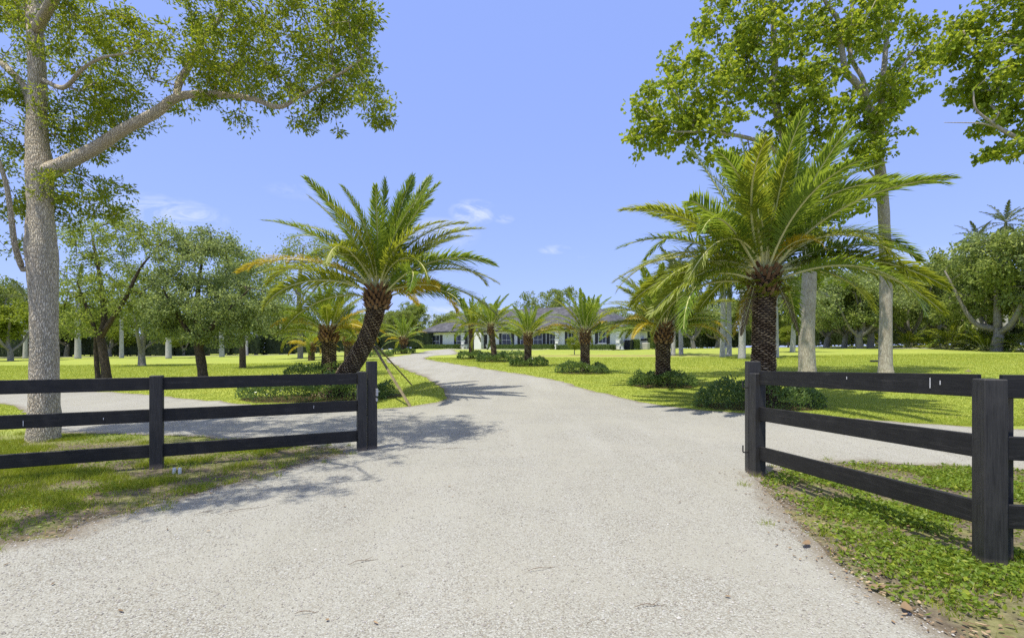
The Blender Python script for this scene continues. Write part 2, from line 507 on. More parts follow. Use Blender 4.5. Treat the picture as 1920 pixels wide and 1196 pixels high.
def inside(P, poly):
    x, y = P[:, 0], P[:, 1]; r = np.zeros(len(P), bool)
    x1, y1 = poly[:, 0], poly[:, 1]; x2, y2 = np.roll(x1, -1), np.roll(y1, -1)
    for a, b, c, d in zip(x1, y1, x2, y2):
        if b == d: continue
        m = ((b > y) != (d > y)) & (x < (c - a) * (y - b) / (d - b) + a)
        r ^= m
    return r


def dist_poly(P, poly):
    best = np.full(len(P), 1e9)
    A = poly; B = np.roll(poly, -1, 0)
    for a, b in zip(A, B):
        ab = b - a; t = np.clip(((P - a) @ ab) / (ab @ ab + 1e-9), 0, 1)
        best = np.minimum(best, np.linalg.norm(P - (a + t[:, None] * ab), axis=1))
    return best


def spline(P, k=6):
    P = np.array(P, float); out = []
    Q = np.vstack([2 * P[0] - P[1], P, 2 * P[-1] - P[-2]])
    for i in range(1, len(Q) - 2):
        p0, p1, p2, p3 = Q[i - 1:i + 3]
        for t in np.arange(k) / k:
            out.append(.5 * (2 * p1 + (p2 - p0) * t + (2 * p0 - 5 * p1 + 4 * p2 - p3) * t * t + (3 * p1 - p0 - 3 * p2 + p3) * t ** 3))
    out.append(P[-1])
    return [tuple(o) for o in out]


gp = lambda L: [G(*p) for p in L]
seg_a = spline([(-16, 1.6), (-8, 3.1)] + gp([(0, 1025), (150, 985), (300, 945), (450, 905), (560, 872), (645, 851)]), 3)
seg_b = spline(gp([(640, 843), (560, 836), (480, 828), (330, 818), (200, 814), (110, 809), (45, 780), (30, 764), (0, 757), (-120, 752), (-320, 748)]), 3)
seg_c = spline(gp([(-320, 731), (0, 734), (190, 735), (330, 745), (450, 757), (560, 768), (700, 768), (790, 759), (832, 750), (836, 740), (822, 723), (790, 705), (752, 690), (724, 676), (733, 669.5), (765, 665)]), 4)
HP0 = np.array([12.5, 60.0]); HU = np.array([-.848, .53]); HV = np.array([.53, .848])
hp = lambda a, b: tuple(HP0 + a * HU + b * HV)
seg_d = [hp(24, -1.8), hp(19.5, -1.5), hp(14, -1.2), hp(9, -1.0), hp(8.6, -2.2)]
seg_e = spline([hp(9, -5), hp(14, -5.6), hp(19, -7)] + gp([(860, 663.5), (815, 667), (797, 672), (830, 678.5), (900, 690), (1000, 705), (1100, 729), (1200, 754), (1310, 769)]), 4)
seg_f = spline(gp([(1330, 770), (1540, 783), (1840, 801), (2200, 815), (2700, 822)]), 3)
seg_g = spline(gp([(2700, 905), (2200, 893), (1840, 880), (1640, 868), (1520, 871), (1455, 884), (1425, 897), (1450, 935), (1490, 975), (1560, 1050), (1640, 1110), (1780, 1196)]) + [(2.6, 2.2), (3.2, .8), (4.5, -.5), (8, -1.2), (16, -1.6)], 3)
outline = seg_a + seg_b + seg_c + seg_d + seg_e + seg_f + seg_g + [(16, -14), (-16, -14)]
DRIVE = dense(outline)


def sheet(name, poly, mat, lift, cell=.5, edge=.35):
    mn, mx = poly.min(0), poly.max(0)
    pts = []
    y = mn[1]
    while y < mx[1]:
        s = cell if y < 22 else cell * 2
        xs = np.arange(mn[0], mx[0], s)
        pts.append(np.stack([xs, np.full(len(xs), y)], 1)); y += s
    pts = np.concatenate(pts) + .01
    pts = pts[inside(pts, poly)]
    pts = pts[dist_poly(pts, poly) > .12]
    allp = np.concatenate([poly, pts]); n = len(poly)
    res = geometry.delaunay_2d_cdt([Vector(p) for p in allp], [], [list(range(n))], 1, 1e-5)
    v = np.array([(p.x, p.y) for p in res[0]]); f = np.array([list(q) for q in res[2] if len(q) == 3])
    V = np.column_stack([v, H(v[:, 0], v[:, 1]) + lift])
    d = dist_poly(v, poly)
    mb = MB(); mb.add(V, f, np.clip(1 - d / edge, 0, 1))
    return struct(mb.build(name, mat, smooth=True))


sheet('gravel_driveway', DRIVE, M['gravel'], .008)


def strip(name, pts, w, mat, lift=.008):
    P = np.array(spline(pts, 6)); T = np.gradient(P, axis=0); T /= np.linalg.norm(T, axis=1)[:, None]
    N = np.stack([-T[:, 1], T[:, 0]], 1)
    mb = MB(); cols = 5
    V = np.concatenate([P + N * w * (c / (cols - 1) - .5) for c in range(cols)])
    n = len(P); i = np.arange(n - 1)
    f = np.concatenate([np.stack([c * n + i + 1, c * n + i, (c + 1) * n + i, (c + 1) * n + i + 1], 1) for c in range(cols - 1)])
    mb.add(np.column_stack([V, H(V[:, 0], V[:, 1]) + lift]), f)
    return struct(mb.build(name, mat, smooth=True))


strip('far_gravel_path', [(33, 75), (36, 62), (40, 55), (48, 51), (60, 50), (80, 52)], 3.2, M['gravel'])
strip('perimeter_path', [(-120, 60), (-80, 66), (-55, 67.5), (-35, 69), (-20, 73), (-14, 84)], 2.6, M['gravel'])

# ---------------------------------------------------------------- grass, weeds, litter
def blades(mb, P, h, w):
    n = len(P)
    a = rng.uniform(0, 2 * math.pi, n); s = np.stack([np.cos(a), np.sin(a), 0 * a], 1)
    z = H(P[:, 0], P[:, 1]); B = np.column_stack([P, z])
    hh = (h * rng.uniform(.45, 1.3, n))[:, None]; ww = (w * rng.uniform(.7, 1.3, n))[:, None]
    lean = rng.normal(0, .45, (n, 2)) * hh
    tip = B + np.column_stack([lean, hh[:, 0]])
    v = np.stack([B - s * ww / 2, B + s * ww / 2, tip], 1)
    mb.add(v.reshape(-1, 3), np.arange(n * 3).reshape(-1, 3))


def vnoise(P, scale, seed):
    """smooth random field 0..1"""
    r = np.random.default_rng(seed); t = np.zeros(len(P))
    for _ in range(14):
        d = r.normal(0, scale, 2); t += np.sin(P @ d + r.uniform(0, 6.28))
    return .5 + t / 8


FENCE_L = [G(678, 845), G(294, 878)]
FENCE_R = [G(1420, 892), (3.545, 3.80)]
vl = np.array(FENCE_L[1]) - np.array(FENCE_L[0]); FENCE_L += [tuple(np.array(FENCE_L[1]) + vl * i) for i in (1, 2, 3)]
vr = np.array(FENCE_R[1]) - np.array(FENCE_R[0])
FENCE_R += [tuple(np.array(FENCE_R[1]) + np.array([2.55, -.55]) * i) for i in (1, 2)]


def verge(xr, yr, n, seed):
    P = np.column_stack([rng.uniform(*xr, n), rng.uniform(*yr, n)])
    P = P[~inside(P, DRIVE)]
    return P


gm = MB()
P = verge((-11, -2.2), (3.0, 10.5), 460000, 1)
nz = vnoise(P, 2.2, 4) * .6 + vnoise(P, 6, 5) * .4
front = (P[:, 1] - (P[:, 0] + 2.4) * .49) < 7.9           # road side of the left fence
d = dist_poly(P, DRIVE)
keep = rng.random(len(P)) < np.clip((nz - .36) * 2.8, .04, 1) * np.clip(.22 + d * 1.3, 0, 1)
P = P[keep]
blades(gm, P, .062, .0075)
P = verge((2.6, 11), (1.2, 7.5), 220000, 2)
nz = vnoise(P, 2.5, 8) * .6 + vnoise(P, 7, 9) * .4
d = dist_poly(P, DRIVE)
P = P[rng.random(len(P)) < np.clip((nz - .42) * 2.2, .02, .7) * np.clip(.2 + d * 1.1, 0, 1)]
blades(gm, P, .05, .007)
P = np.column_stack([rng.uniform(-9, 6, 260), rng.uniform(2.6, 9, 260)]); P = P[dist_poly(P, DRIVE) < .28]
T_ = np.concatenate([p + rng.normal(0, .035, (34, 2)) for p in P]); blades(gm, T_, .065, .007)
tag(gm.build('verge_grass', M['grass']), 'patchy green grass along the road side of the black fences', 'grass', kind='stuff')

gm = MB()
n = 520000
Yr = 10.5 + (rng.random(n) ** 1.7) * 30; k = rng.uniform(-1.05, 1.05, n)
P = np.column_stack([k * Yr, Yr]); P = P[~inside(P, DRIVE)]
sz = np.interp(P[:, 1], [10, 40], [.9, 2.2])
z = np.ones(len(P))
blades(gm, P, .036 * sz, .011 * sz)
tag(gm.build('lawn_grass', M['lawn_grass']), 'short mown bright green lawn grass beyond the fences', 'grass', kind='stuff')

# low weeds on the right verge and leaf litter
wm = MB()
P = verge((2.4, 10), (1.2, 7.2), 190000, 3)
nz = vnoise(P, 2.5, 8) * .55 + vnoise(P, 8, 12) * .45
d = dist_poly(P, DRIVE)
P = P[rng.random(len(P)) < np.clip((nz - .33) * 3.0, .06, .95) * np.clip(.12 + d * .8, 0, 1)]
C = np.column_stack([P, H(P[:, 0], P[:, 1]) + rng.uniform(.008, .05, len(P))])
D = rng.normal(0, 1, (len(P), 3)); D[:, 2] = np.abs(D[:, 2]) * .35
leaves(wm, C, D, .042, .028, .12)
P = verge((-10, -2.6), (3.2, 9.6), 30000, 3)
nz = vnoise(P, 3, 21)
P = P[rng.random(len(P)) < np.clip((nz - .45) * 2.0, 0, .8)]
C = np.column_stack([P, H(P[:, 0], P[:, 1]) + rng.uniform(.008, .04, len(P))])
D = rng.normal(0, 1, (len(P), 3)); D[:, 2] = np.abs(D[:, 2]) * .35
leaves(wm, C, D, .032, .02, .12)
tag(wm.build('groundcover_weeds', M['weed']), 'low leafy weeds spreading over the bare soil by the fences', 'weeds', kind='stuff')


def curled(mb, p, ln, wd, rz, curl):
    """one dry leaf as a small curled strip, with thickness from its curl"""
    m = 6; t = np.linspace(0, 1, m)
    w = wd * np.sin(np.pi * np.clip(t * .93 + .05, 0, 1)) ** .7 / 2
    z = .006 + curl * ln * (2 * t - 1) ** 2
    L = np.stack([(t - .5) * ln, -w, z + w * .35], 1); C_ = np.stack([(t - .5) * ln, 0 * t, z], 1); Rr = np.stack([(t - .5) * ln, w, z + w * .35], 1)
    v = np.concatenate([L, C_, Rr]); ca, sa = math.cos(rz), math.sin(rz)
    v = np.stack([v[:, 0] * ca - v[:, 1] * sa + p[0], v[:, 0] * sa + v[:, 1] * ca + p[1], v[:, 2] + p[2]], 1)
    i = np.arange(m - 1)
    mb.add(v, np.concatenate([np.stack([i, i + 1, m + i + 1, m + i], 1), np.stack([m + i, m + i + 1, 2 * m + i + 1, 2 * m + i], 1)]))


lm = MB()
def litter(P, ln):
    for p in P:
        curled(lm, (p[0], p[1], float(H(p[0], p[1])) + .012), ln * rng.uniform(.5, 1.3), ln * .5 * rng.uniform(.6, 1.1), rng.uniform(0, 6.28), rng.uniform(0, .18))
P = verge((2.2, 9), (1.5, 7), 7000, 5); d = dist_poly(P, DRIVE)
litter(P[rng.random(len(P)) < np.exp(-d * 1.3) * .6 + .14], .045)
P = np.column_stack([rng.uniform(2, 5, 9000), rng.uniform(1.6, 7, 9000)]); d = dist_poly(P, DRIVE)
litter(P[rng.random(len(P)) < np.exp(-d / .12) * .45], .032)
P = np.column_stack([rng.uniform(-9, -2, 12000), rng.uniform(3, 8.6, 12000)]); d = dist_poly(P, DRIVE)
litter(P[rng.random(len(P)) < np.exp(-d / .10) * .30], .04)
P = verge((-9, -2.2), (3.2, 9), 3500, 6); nz = vnoise(P, 2.2, 33); litter(P[rng.random(len(P)) < np.clip(nz - .3, .05, .6)], .05)
P = np.column_stack([rng.uniform(-4, 3.2, 60), rng.uniform(2.9, 12, 60)]); litter(P[inside(P, DRIVE)], .04)
P = verge((2, 14), (9, 14), 900, 7); litter(P[rng.random(len(P)) < .3], .07)
tag(lm.build('leaf_litter', M['dry_leaf']), 'dry brown leaf litter strewn along the gravel edge', 'leaf litter', kind='stuff')

big = [((1512, 1028), 'orange brown fallen leaf at the gravel edge below the right fence'), ((1587, 1040), 'large tan leaf lying flat where gravel meets weeds'),
       ((1733, 1024), 'rolled brown leaf lying on weeds beside the big right post'), ((1645, 1110), 'pale orange leaf on the gravel edge at lower right'),
       ((1790, 1090), 'yellow strip leaf on the weeds at lower right'), ((1852, 1055), 'rust coloured curled leaf propped against the big right post'),
       ((1478, 930), 'small tan leaf on soil under the lowest right rail'), ((1700, 1150), 'brown curled leaf nearest the bottom right of the drive')]
for (px, py), lab in big:
    x, y = G(px, py)
    b = MB(); curled(b, (0, 0, .012), .125, .055, rng.uniform(0, 3.1), rng.uniform(.02, .2))
    o = b.build('fallen_leaf', M['dry_leaf']); o.location = (x, y, float(H(x, y)) + .01)
    tag(o, lab, 'fallen leaf', 'large dry leaves fallen on the right verge')

# pebbles of the drive standing proud near the camera
pm = MB()
n = 42000
Yp = 1.2 + rng.random(n) ** 1.4 * 9; P = np.column_stack([rng.uniform(-1.2, 1.2, n) * np.maximum(Yp, 3), Yp])
P = np.concatenate([P, np.column_stack([rng.uniform(-9, 6, 90000), rng.uniform(1.8, 9, 90000)])]); d = dist_poly(P, DRIVE); ins = inside(P, DRIVE)
P = P[np.where(np.arange(len(P)) < n, ins, (d < .35) & (rng.random(len(P)) < np.exp(-d / .11)))]
n = len(P); r = rng.uniform(.0035, .0085, n) * np.where(rng.random(n) < .04, 1.6, 1)
octv = np.array([[1, 0, 0], [-.9, .3, 0], [0, 1, .1], [.2, -1, 0], [.1, .1, .75], [0, 0, -.6]], float)
a = rng.uniform(0, 6.28, n); ca, sa = np.cos(a), np.sin(a)
V = octv[None] * r[:, None, None] * rng.uniform(.7, 1.3, (n, 1, 3))
V = np.stack([V[..., 0] * ca[:, None] - V[..., 1] * sa[:, None], V[..., 0] * sa[:, None] + V[..., 1] * ca[:, None], V[..., 2]], -1)
V += np.column_stack([P, H(P[:, 0], P[:, 1]) + .010])[:, None]
fo = np.array([[0, 2, 4], [2, 1, 4], [1, 3, 4], [3, 0, 4], [2, 0, 5], [1, 2, 5], [3, 1, 5], [0, 3, 5]])
pm.add(V.reshape(-1, 3), (np.arange(n)[:, None, None] * 6 + fo).reshape(-1, 3))
tag(pm.build('loose_gravel', M['pebble']), 'loose pale shell and pebble gravel on the driveway surface', 'gravel', kind='stuff')

for i, (a, b, lab) in enumerate([((655, 1062), (705, 1052), 'short dry twig on the gravel left of centre'), ((990, 1076), (1040, 1067), 'dark twig lying on the gravel near bottom centre'),
                                 ((1190, 1146), (1245, 1137), 'forked brown twig on the gravel lower right of centre'), ((552, 1158), (600, 1150), 'thin twig on the gravel at lower left'),
                                 ((365, 970), (400, 960), 'dry twig near the grass edge left of the gravel'), ((410, 968), (505, 950), 'long thin twig on gravel below the left fence'),
                                 ((820, 846), (872, 840), 'thin stick in dappled shade beside the left gate post')]):
    p, q = np.array(G(*a)), np.array(G(*b)); m_ = (p + q) / 2; mb = MB()
    pts = []
    for t in np.linspace(0, 1, 6):
        x, y = p + (q - p) * t; pts.append((x - m_[0] + rng.normal(0, .004), y - m_[1] + rng.normal(0, .006), .012 + .01 * math.sin(t * 5)))
    tube(mb, pts, [.0015, .0025, .003, .0025, .002, .001], 5)
    if i % 2 == 0: tube(mb, [pts[3], tuple(np.array(pts[3]) + [.05, .04, .01])], [.003, .0015], 4)
    o = mb.build('twig', M['twig']); o.location = (*m_, float(H(*m_)) + .008)
    tag(o, lab, 'twig', 'twigs lying on the gravel drive')


# ---------------------------------------------------------------- fences
def fence(name, label, pts, tops, dz, post_w=.15):
    o = thing(name, label, 'fence')
    for i, p in enumerate(pts):
        q = pts[i + 1] if i + 1 < len(pts) else pts[i - 1]
        rz = math.atan2(q[1] - p[1], q[0] - p[0])
        mb = MB(); h = 1.26 + dz[i]
        box(mb, (0, 0, h / 2 - .1), (post_w * (1 if i else .9), post_w, h + .2), rz, .008)
        po = mb.build('post', M['post'], o); po.location = (p[0], p[1], float(H(*p)))
    for i in range(len(pts) - 1):
        a, b = np.array(pts[i]), np.array(pts[i + 1]); d = (b - a) / np.linalg.norm(b - a)
        for t in tops:
            p = a + d * (post_w / 2 - .004); q = b - d * (post_w / 2 - .004)
            za, zb = float(H(*a)) + t + dz[i] - .085, float(H(*b)) + t + dz[i + 1] - .085
            mb = MB(); beam(mb, (*p, za), (*q, zb), .045, .172, bev=.004)
            mb.build('rail', M['board'], o)
    return o


fl = fence('board_fence', 'black three rail board fence on the left of the drive entrance', FENCE_L, (1.235, .805, .325), [0, 0, 0, 0, 0])
fr = fence('board_fence', 'black three rail board fence on the right with a thick post close to the camera', FENCE_R, (1.29, .835, .335), [.05, .13, .13, .13])
# paint drips and a doubled post on the right fence
mb = MB(); p = np.array(FENCE_R[1]) + np.array([.235, -.02]); box(mb, (p[0] - .03, p[1] + .16, .58), (.13, .10, 1.36), -.2, .006); mb.build('post', M['post'], fr)


def drip(par, a, b, px, t, dz, ln):
    a, b = np.array(a), np.array(b)
    k = (px - 960) / F                                   # where the ray column meets the rail
    s = (k * a[1] - a[0]) / ((b[0] - a[0]) - k * (b[1] - a[1])); p = a + (b - a) * s
    d = (b - a) / np.linalg.norm(b - a); n_ = np.array([d[1], -d[0]])
    if n_[1] > 0: n_ = -n_
    p = p + n_ * .026
    mb = MB(); box(mb, (0, 0, 0), (.0055, .003, ln * .85), math.atan2(d[1], d[0]))
    o = mb.build('paint_drip', M['white'], par); o.location = (p[0], p[1], t + dz[0] + (dz[1] - dz[0]) * s)


drip(fr, FENCE_R[0], FENCE_R[1], 1592, 1.235, (.05, .13), .03)
drip(fr, FENCE_R[0], FENCE_R[1], 1749, 1.215, (.05, .13), .10)
drip(fr, FENCE_R[0], FENCE_R[1], 1768, 1.22, (.05, .13), .04)
drip(fl, FENCE_L[0], FENCE_L[1], 588, .74, (0, 0), .05)
drip(fl, FENCE_L[1], FENCE_L[2], 195, .71, (0, 0), .03)
drip(fl, FENCE_L[1], FENCE_L[2], 45, .70, (0, 0), .08)

rl = math.atan2(-vl[1], -vl[0])
x, y = np.array(FENCE_L[0]) + np.array([.115, .16])
gpost = thing('gate_post', 'taller black gate post standing behind the left fence end with a grey latch', 'gate post', (x, y, float(H(x, y))), 0)
mb = MB(); box(mb, (0, 0, .66), (.155, .15, 1.52), rl, .008); mb.build('post', M['post'], gpost)
mb = MB(); box(mb, (.095, -.05, .92), (.035, .09, .12), rl, .004); box(mb, (.095, -.05, .80), (.03, .06, .05), rl, .004); tube(mb, [(.115, -.10, .93), (.115, .02, .93)], [.012, .012], 8)
mb.build('latch', M['metal'], gpost)
x, y = np.array(FENCE_R[0]) + np.array([.02, .17])
gpost = thing('gate_post', 'taller black gate post behind the right fence end with iron hinge hooks', 'gate post', (x, y, float(H(x, y))), 0)
mb = MB(); box(mb, (0, 0, .68), (.155, .15, 1.56), -.15, .008); mb.build('post', M['post'], gpost)
for z in (.28, 1.12):
    mb = MB(); tube(mb, [(-.09, -.06, z), (-.15, -.06, z), (-.155, -.06, z + .01), (-.155, -.06, z + .09)], [.009] * 4, 8); mb.build('hinge_hook', M['iron'], gpost)

for px, lab in ((326, 'left one of two short white pipe stubs below the left fence post'), (337, 'right one of two short white pipe stubs below the left fence post')):
    x, y = G(px, 888); mb = MB()
    th = [(.021, -.05), (.021, .075), (.017, .075), (.017, -.05)]
    tube(mb, [(0, 0, -.05), (0, 0, .075)], [.02, .02], 14, cap=False); tube(mb, [(0, 0, .076), (0, 0, -.04)], [.0165, .0165], 14)
    o = mb.build('pipe_stub', M['pvc'], smooth=True); o.location = (x, y, float(H(x, y))); o.rotation_euler = (.05 * (1 if px > 330 else -1), .08, 0)
    tag(o, lab, 'pipe', 'white pipe stubs in the grass')


# ---------------------------------------------------------------- palms
def frond_mesh(bend, seed, nl=120, lw=.0088, leaflet=.162, droop=.42, vee=.30, stem=.13, side=0.0, mats=('frond_green', 'rachis')):
    r = np.random.default_rng(seed)
    m = 26; s = np.linspace(0, 1, m)
    ang = -bend * s ** 1.12; yaw = side * s ** 1.5
    dx = np.cos(ang) * np.cos(yaw); dy = np.cos(ang) * np.sin(yaw); dz = np.sin(ang)
    ds = 1 / (m - 1)
    P = np.stack([np.concatenate([[0], np.cumsum((a[1:] + a[:-1]) / 2 * ds)]) for a in (dx, dy, dz)], 1)
    mb = MB(); tube(mb, P, np.interp(s, [0, .08, .3, .8, 1], [.017, .0095, .0075, .0045, .0015]), 5, mi=1)
    t = np.linspace(stem, .995, nl)
    T = np.stack([np.interp(t, s, a) for a in (dx, dy, dz)], 1); T = unit(T)
    B = np.stack([np.interp(t, s, P[:, i]) for i in range(3)], 1)
    lat = unit(np.cross(T, np.array([0, 0, 1.])) + np.array([0, 1e-5, 0])); up = unit(np.cross(lat, T))
    prof = np.interp(t, [stem, stem + .10, .35, .7, .9, 1], [.25, .62, 1.0, .86, .55, .28]) * leaflet
    al = np.interp(t, [stem, .4, 1], [R(72), R(52), R(24)])
    for sg in (-1, 1):
        a2 = al + r.normal(0, .09, nl); v2 = vee + r.normal(0, .24, nl); L = prof * r.uniform(.85, 1.12, nl)
        D = T * np.cos(a2)[:, None] + (sg * lat * np.cos(v2)[:, None] + up * np.sin(v2)[:, None]) * np.sin(a2)[:, None]
        D2 = unit(D - np.array([0, 0, 1.]) * (droop * r.uniform(.5, 1.5, nl))[:, None])
        W = unit(np.cross(D, up)) * lw / 2
        mid = B + D * (L * .5)[:, None]; tip = mid + D2 * (L * .5)[:, None]
        v = np.stack([B - W * .8, B + W * .8, mid + W, mid - W, tip], 1)
        b = np.arange(nl)[:, None] * 5
        mb.add(v.reshape(-1, 3), [b + [0, 1, 2, 3], b + [3, 2, 4]], mi=0)
    return mb.mesh('frond', [M[mats[0]], M[mats[1]]])


BENDS = [R(13), R(36), R(64), R(94), R(124)]
FROND = {(i, j): frond_mesh(b, 100 + i * 10 + j, side=(.35 if j == 0 else -.30) * (.4 + .15 * i)) for i, b in enumerate(BENDS) for j in (0, 1)}
# small-in-the-picture palms: fewer, broader leaflets
FROND_S = {(i, j): frond_mesh(b, 200 + i * 10 + j, nl=52, lw=.017, leaflet=.15, side=(.3 if j == 0 else -.3)) for i, b in enumerate(BENDS) for j in (0, 1)}
FROND_R = {(i, j): frond_mesh(b, 300 + i * 10 + j, nl=34, lw=.026, leaflet=.20, droop=.9, vee=.1, mats=('frond_dark', 'rachis_dark')) for i, b in enumerate(BENDS) for j in (0, 1)}


def put_frond(par, lib, az, el, bend, L, mat=None, off=(0, 0, 0), roll=0.0, name='frond'):
    i = int(np.argmin([abs(b - bend) for b in BENDS])); me = lib[(i, int(rng.integers(2)))]
    o = link(name, me, par); o.location = off
    o.matrix_basis = Matrix.Translation(off) @ Matrix.Rotation(az, 4, 'Z') @ Matrix.Rotation(-el, 4, 'Y') @ Matrix.Rotation(roll, 4, 'X') @ Matrix.Diagonal((L, L, L, 1))
    if mat:
        o.material_slots[0].link = 'OBJECT'; o.material_slots[0].material = M[mat]
    return o


def date_trunk(par, path, rad, boots=1.0, nt=12, row=.064):
    """trunk with rows of pale frond scars; path in local coordinates"""
    P = np.array(spline(path, 8)); rr = np.interp(np.linspace(0, 1, len(P)), np.linspace(0, 1, len(rad)), rad)
    L = np.concatenate([[0], np.cumsum(np.linalg.norm(np.diff(P, axis=0), axis=1))])
    tot = L[-1]; ns = max(12, int(tot / row) * 5); s = np.linspace(0, tot, ns)
    C = np.stack([np.interp(s, L, P[:, i]) for i in range(3)], 1); r0 = np.interp(s, L, rr)
    n = nt * 4; th = np.arange(n) / n * 2 * math.pi
    T = unit(np.gradient(C, axis=0)); N = unit(np.cross(T, np.array([0, 1., 0]))); B = np.cross(T, N)
    S, TH = np.meshgrid(s, th, indexing='ij')
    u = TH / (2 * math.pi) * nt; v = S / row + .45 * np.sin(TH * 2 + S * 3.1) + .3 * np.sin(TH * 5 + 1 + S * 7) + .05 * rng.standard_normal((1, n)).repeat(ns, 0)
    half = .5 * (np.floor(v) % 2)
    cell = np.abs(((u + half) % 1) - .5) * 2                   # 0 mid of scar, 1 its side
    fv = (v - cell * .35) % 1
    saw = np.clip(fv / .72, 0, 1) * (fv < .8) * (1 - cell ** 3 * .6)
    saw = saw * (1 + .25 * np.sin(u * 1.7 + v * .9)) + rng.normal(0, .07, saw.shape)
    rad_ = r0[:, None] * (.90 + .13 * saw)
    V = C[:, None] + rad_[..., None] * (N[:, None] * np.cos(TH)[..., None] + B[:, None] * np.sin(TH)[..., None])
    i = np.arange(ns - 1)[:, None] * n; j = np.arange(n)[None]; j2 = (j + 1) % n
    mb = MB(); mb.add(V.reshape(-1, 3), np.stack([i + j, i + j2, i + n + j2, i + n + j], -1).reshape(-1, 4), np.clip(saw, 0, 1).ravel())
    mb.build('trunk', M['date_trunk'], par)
    top = C[-1]; R0 = r0[-1]
    if boots:
        bm = MB(); nb = 90
        for q in range(nb):
            a = q * 2.39996; t = q / nb
            h = -.55 + t * .75
            rad2 = R0 * (1.0 + boots * (.10 + .28 * math.sin(math.pi * min(1, t * 1.1))))
            c = top + np.array([math.cos(a) * rad2 * .85, math.sin(a) * rad2 * .85, h])
            d = unit(np.array([math.cos(a) * .75, math.sin(a) * .75, .85 + rng.normal(0, .15)]))
            side_ = np.array([-math.sin(a), math.cos(a), 0]); ln = rng.uniform(.12, .24) * (R0 / .28) * (.5 + .5 * boots); w = R0 * .30
            o_ = np.cross(side_, d)
            v = []
            for f_, ww, th_ in ((0, 1, .5), (.6, .75, .35), (1, .55, .2)):
                for sx, so in ((-1, -1), (1, -1), (1, 1), (-1, 1)):
                    v.append(c + d * ln * f_ + side_ * sx * w * ww / 2 + o_ * so * w * th_ / 2)
            bm.add(v, [np.array([[0, 1, 5, 4], [1, 2, 6, 5], [2, 3, 7, 6], [3, 0, 4, 7], [4, 5, 9, 8], [5, 6, 10, 9], [6, 7, 11, 10], [7, 4, 8, 11], [8, 9, 10, 11], [3, 2, 1, 0]])])
        core = MB()
        bm.build('frond_stubs', M['boot'], par)
    return top


def date_palm(label, base, path, rad, L, spec=None, n=46, lib=None, seed=0, gold=.12, lsc=.95, el_lo=6, group='date palms along the drive'):
    rr = np.random.default_rng(seed)
    z = float(H(*base)); par = thing('date_palm', label, 'palm tree', (base[0], base[1], z), 0, group)
    top = date_trunk(par, path, rad, .62 if rad[-1] > .28 else .3)
    for (az, el, bend, l, mat) in (spec or []):
        if el < 68: el += 11; bend += 20
        put_frond(par, lib, R(az), R(el), R(bend), l * lsc, mat, tuple(top + np.array([math.cos(R(az)) * .1, math.sin(R(az)) * .1, rr.uniform(-.05, .15)])), rr.normal(0, .45))
    for q in range(n):
        t = (q + .5) / n                                    # 0 innermost, 1 lowest
        az = q * 2.39996 + rr.normal(0, .2)
        if math.sin(az) < -.7 and t > .5: continue          # old fronds over the approach are pruned away
        el = np.interp(t, [0, .25, .6, 1], [82, 66, 46, el_lo + 10]) + rr.normal(0, 5)
        bend = np.interp(t, [0, .3, .6, 1], [14, 46, 78, 78]) + rr.normal(0, 10)
        l = L * np.interp(t, [0, .2, .6, 1], [.72, .95, 1.0, .86]) * rr.uniform(.9, 1.08)
        u = rr.random()
        mat = 'frond_gold' if (t > .55 and u < gold * 2) else ('frond_olive' if (t > .35 and u < .62) or u < .12 else None)
        hgt = .18 * (1 - t) - .22 * t
        rad_ = rad[-1] * (.2 + .55 * t)
        put_frond(par, lib, az, R(el), R(bend), l, mat, tuple(top + np.array([math.cos(az) * rad_, math.sin(az) * rad_, hgt])), rr.normal(0, .45))
    return par


# left leaning palm
Y1 = 16.0; b1 = at(616, 750, Y1)
rel = lambda px, py, Y, b: ((px - 960) / F * Y - b[0], Y - b[1], CH - (py - HZ) / F * Y - float(H(b[0], b[1])))
g, ol, go = None, 'frond_olive', 'frond_gold'
path = [(-.35, 0, -.25), rel(616, 748, Y1, b1), rel(650, 700, Y1, b1), rel(681, 650, Y1, b1), rel(698, 607, Y1, b1), rel(706, 568, Y1, b1), rel(708, 548, Y1, b1)]
spec = [(178, 106, 12, 4.2, g), (170, 99, 12, 3.7, g), (10, 82, 10, 4.0, g), (60, 78, 12, 3.9, g), (355, 71, 14, 4.1, g), (352, 63, 30, 4.0, g),
        (186, 62, 80, 4.0, g), (176, 55, 55, 4.1, ol), (182, 38, 80, 4.2, ol), (190, 26, 55, 4.6, go), (200, 15, 80, 4.0, ol), (172, 30, 105, 4.0, ol),
        (2, 58, 55, 3.9, ol), (356, 47, 55, 4.2, ol), (5, 38, 80, 4.3, ol), (350, 28, 55, 4.3, g), (8, 22, 55, 4.4, ol), (352, 8, 55, 4.2, ol), (345, 0, 55, 3.2, go),
        (262, 74, 64, 3.3, ol), (285, 80, 36, 3.3, g), (250, 62, 124, 2.6, ol), (312, 48, 94, 3.5, ol), (228, 48, 94, 3.6, ol)]
date_palm('large leaning date palm with curved trunk left of the drive, propped by a timber brace', (b1[0], b1[1]), path, [.39, .33, .30, .28, .28, .31, .33], 3.8, spec, 24, FROND, 3, .10)

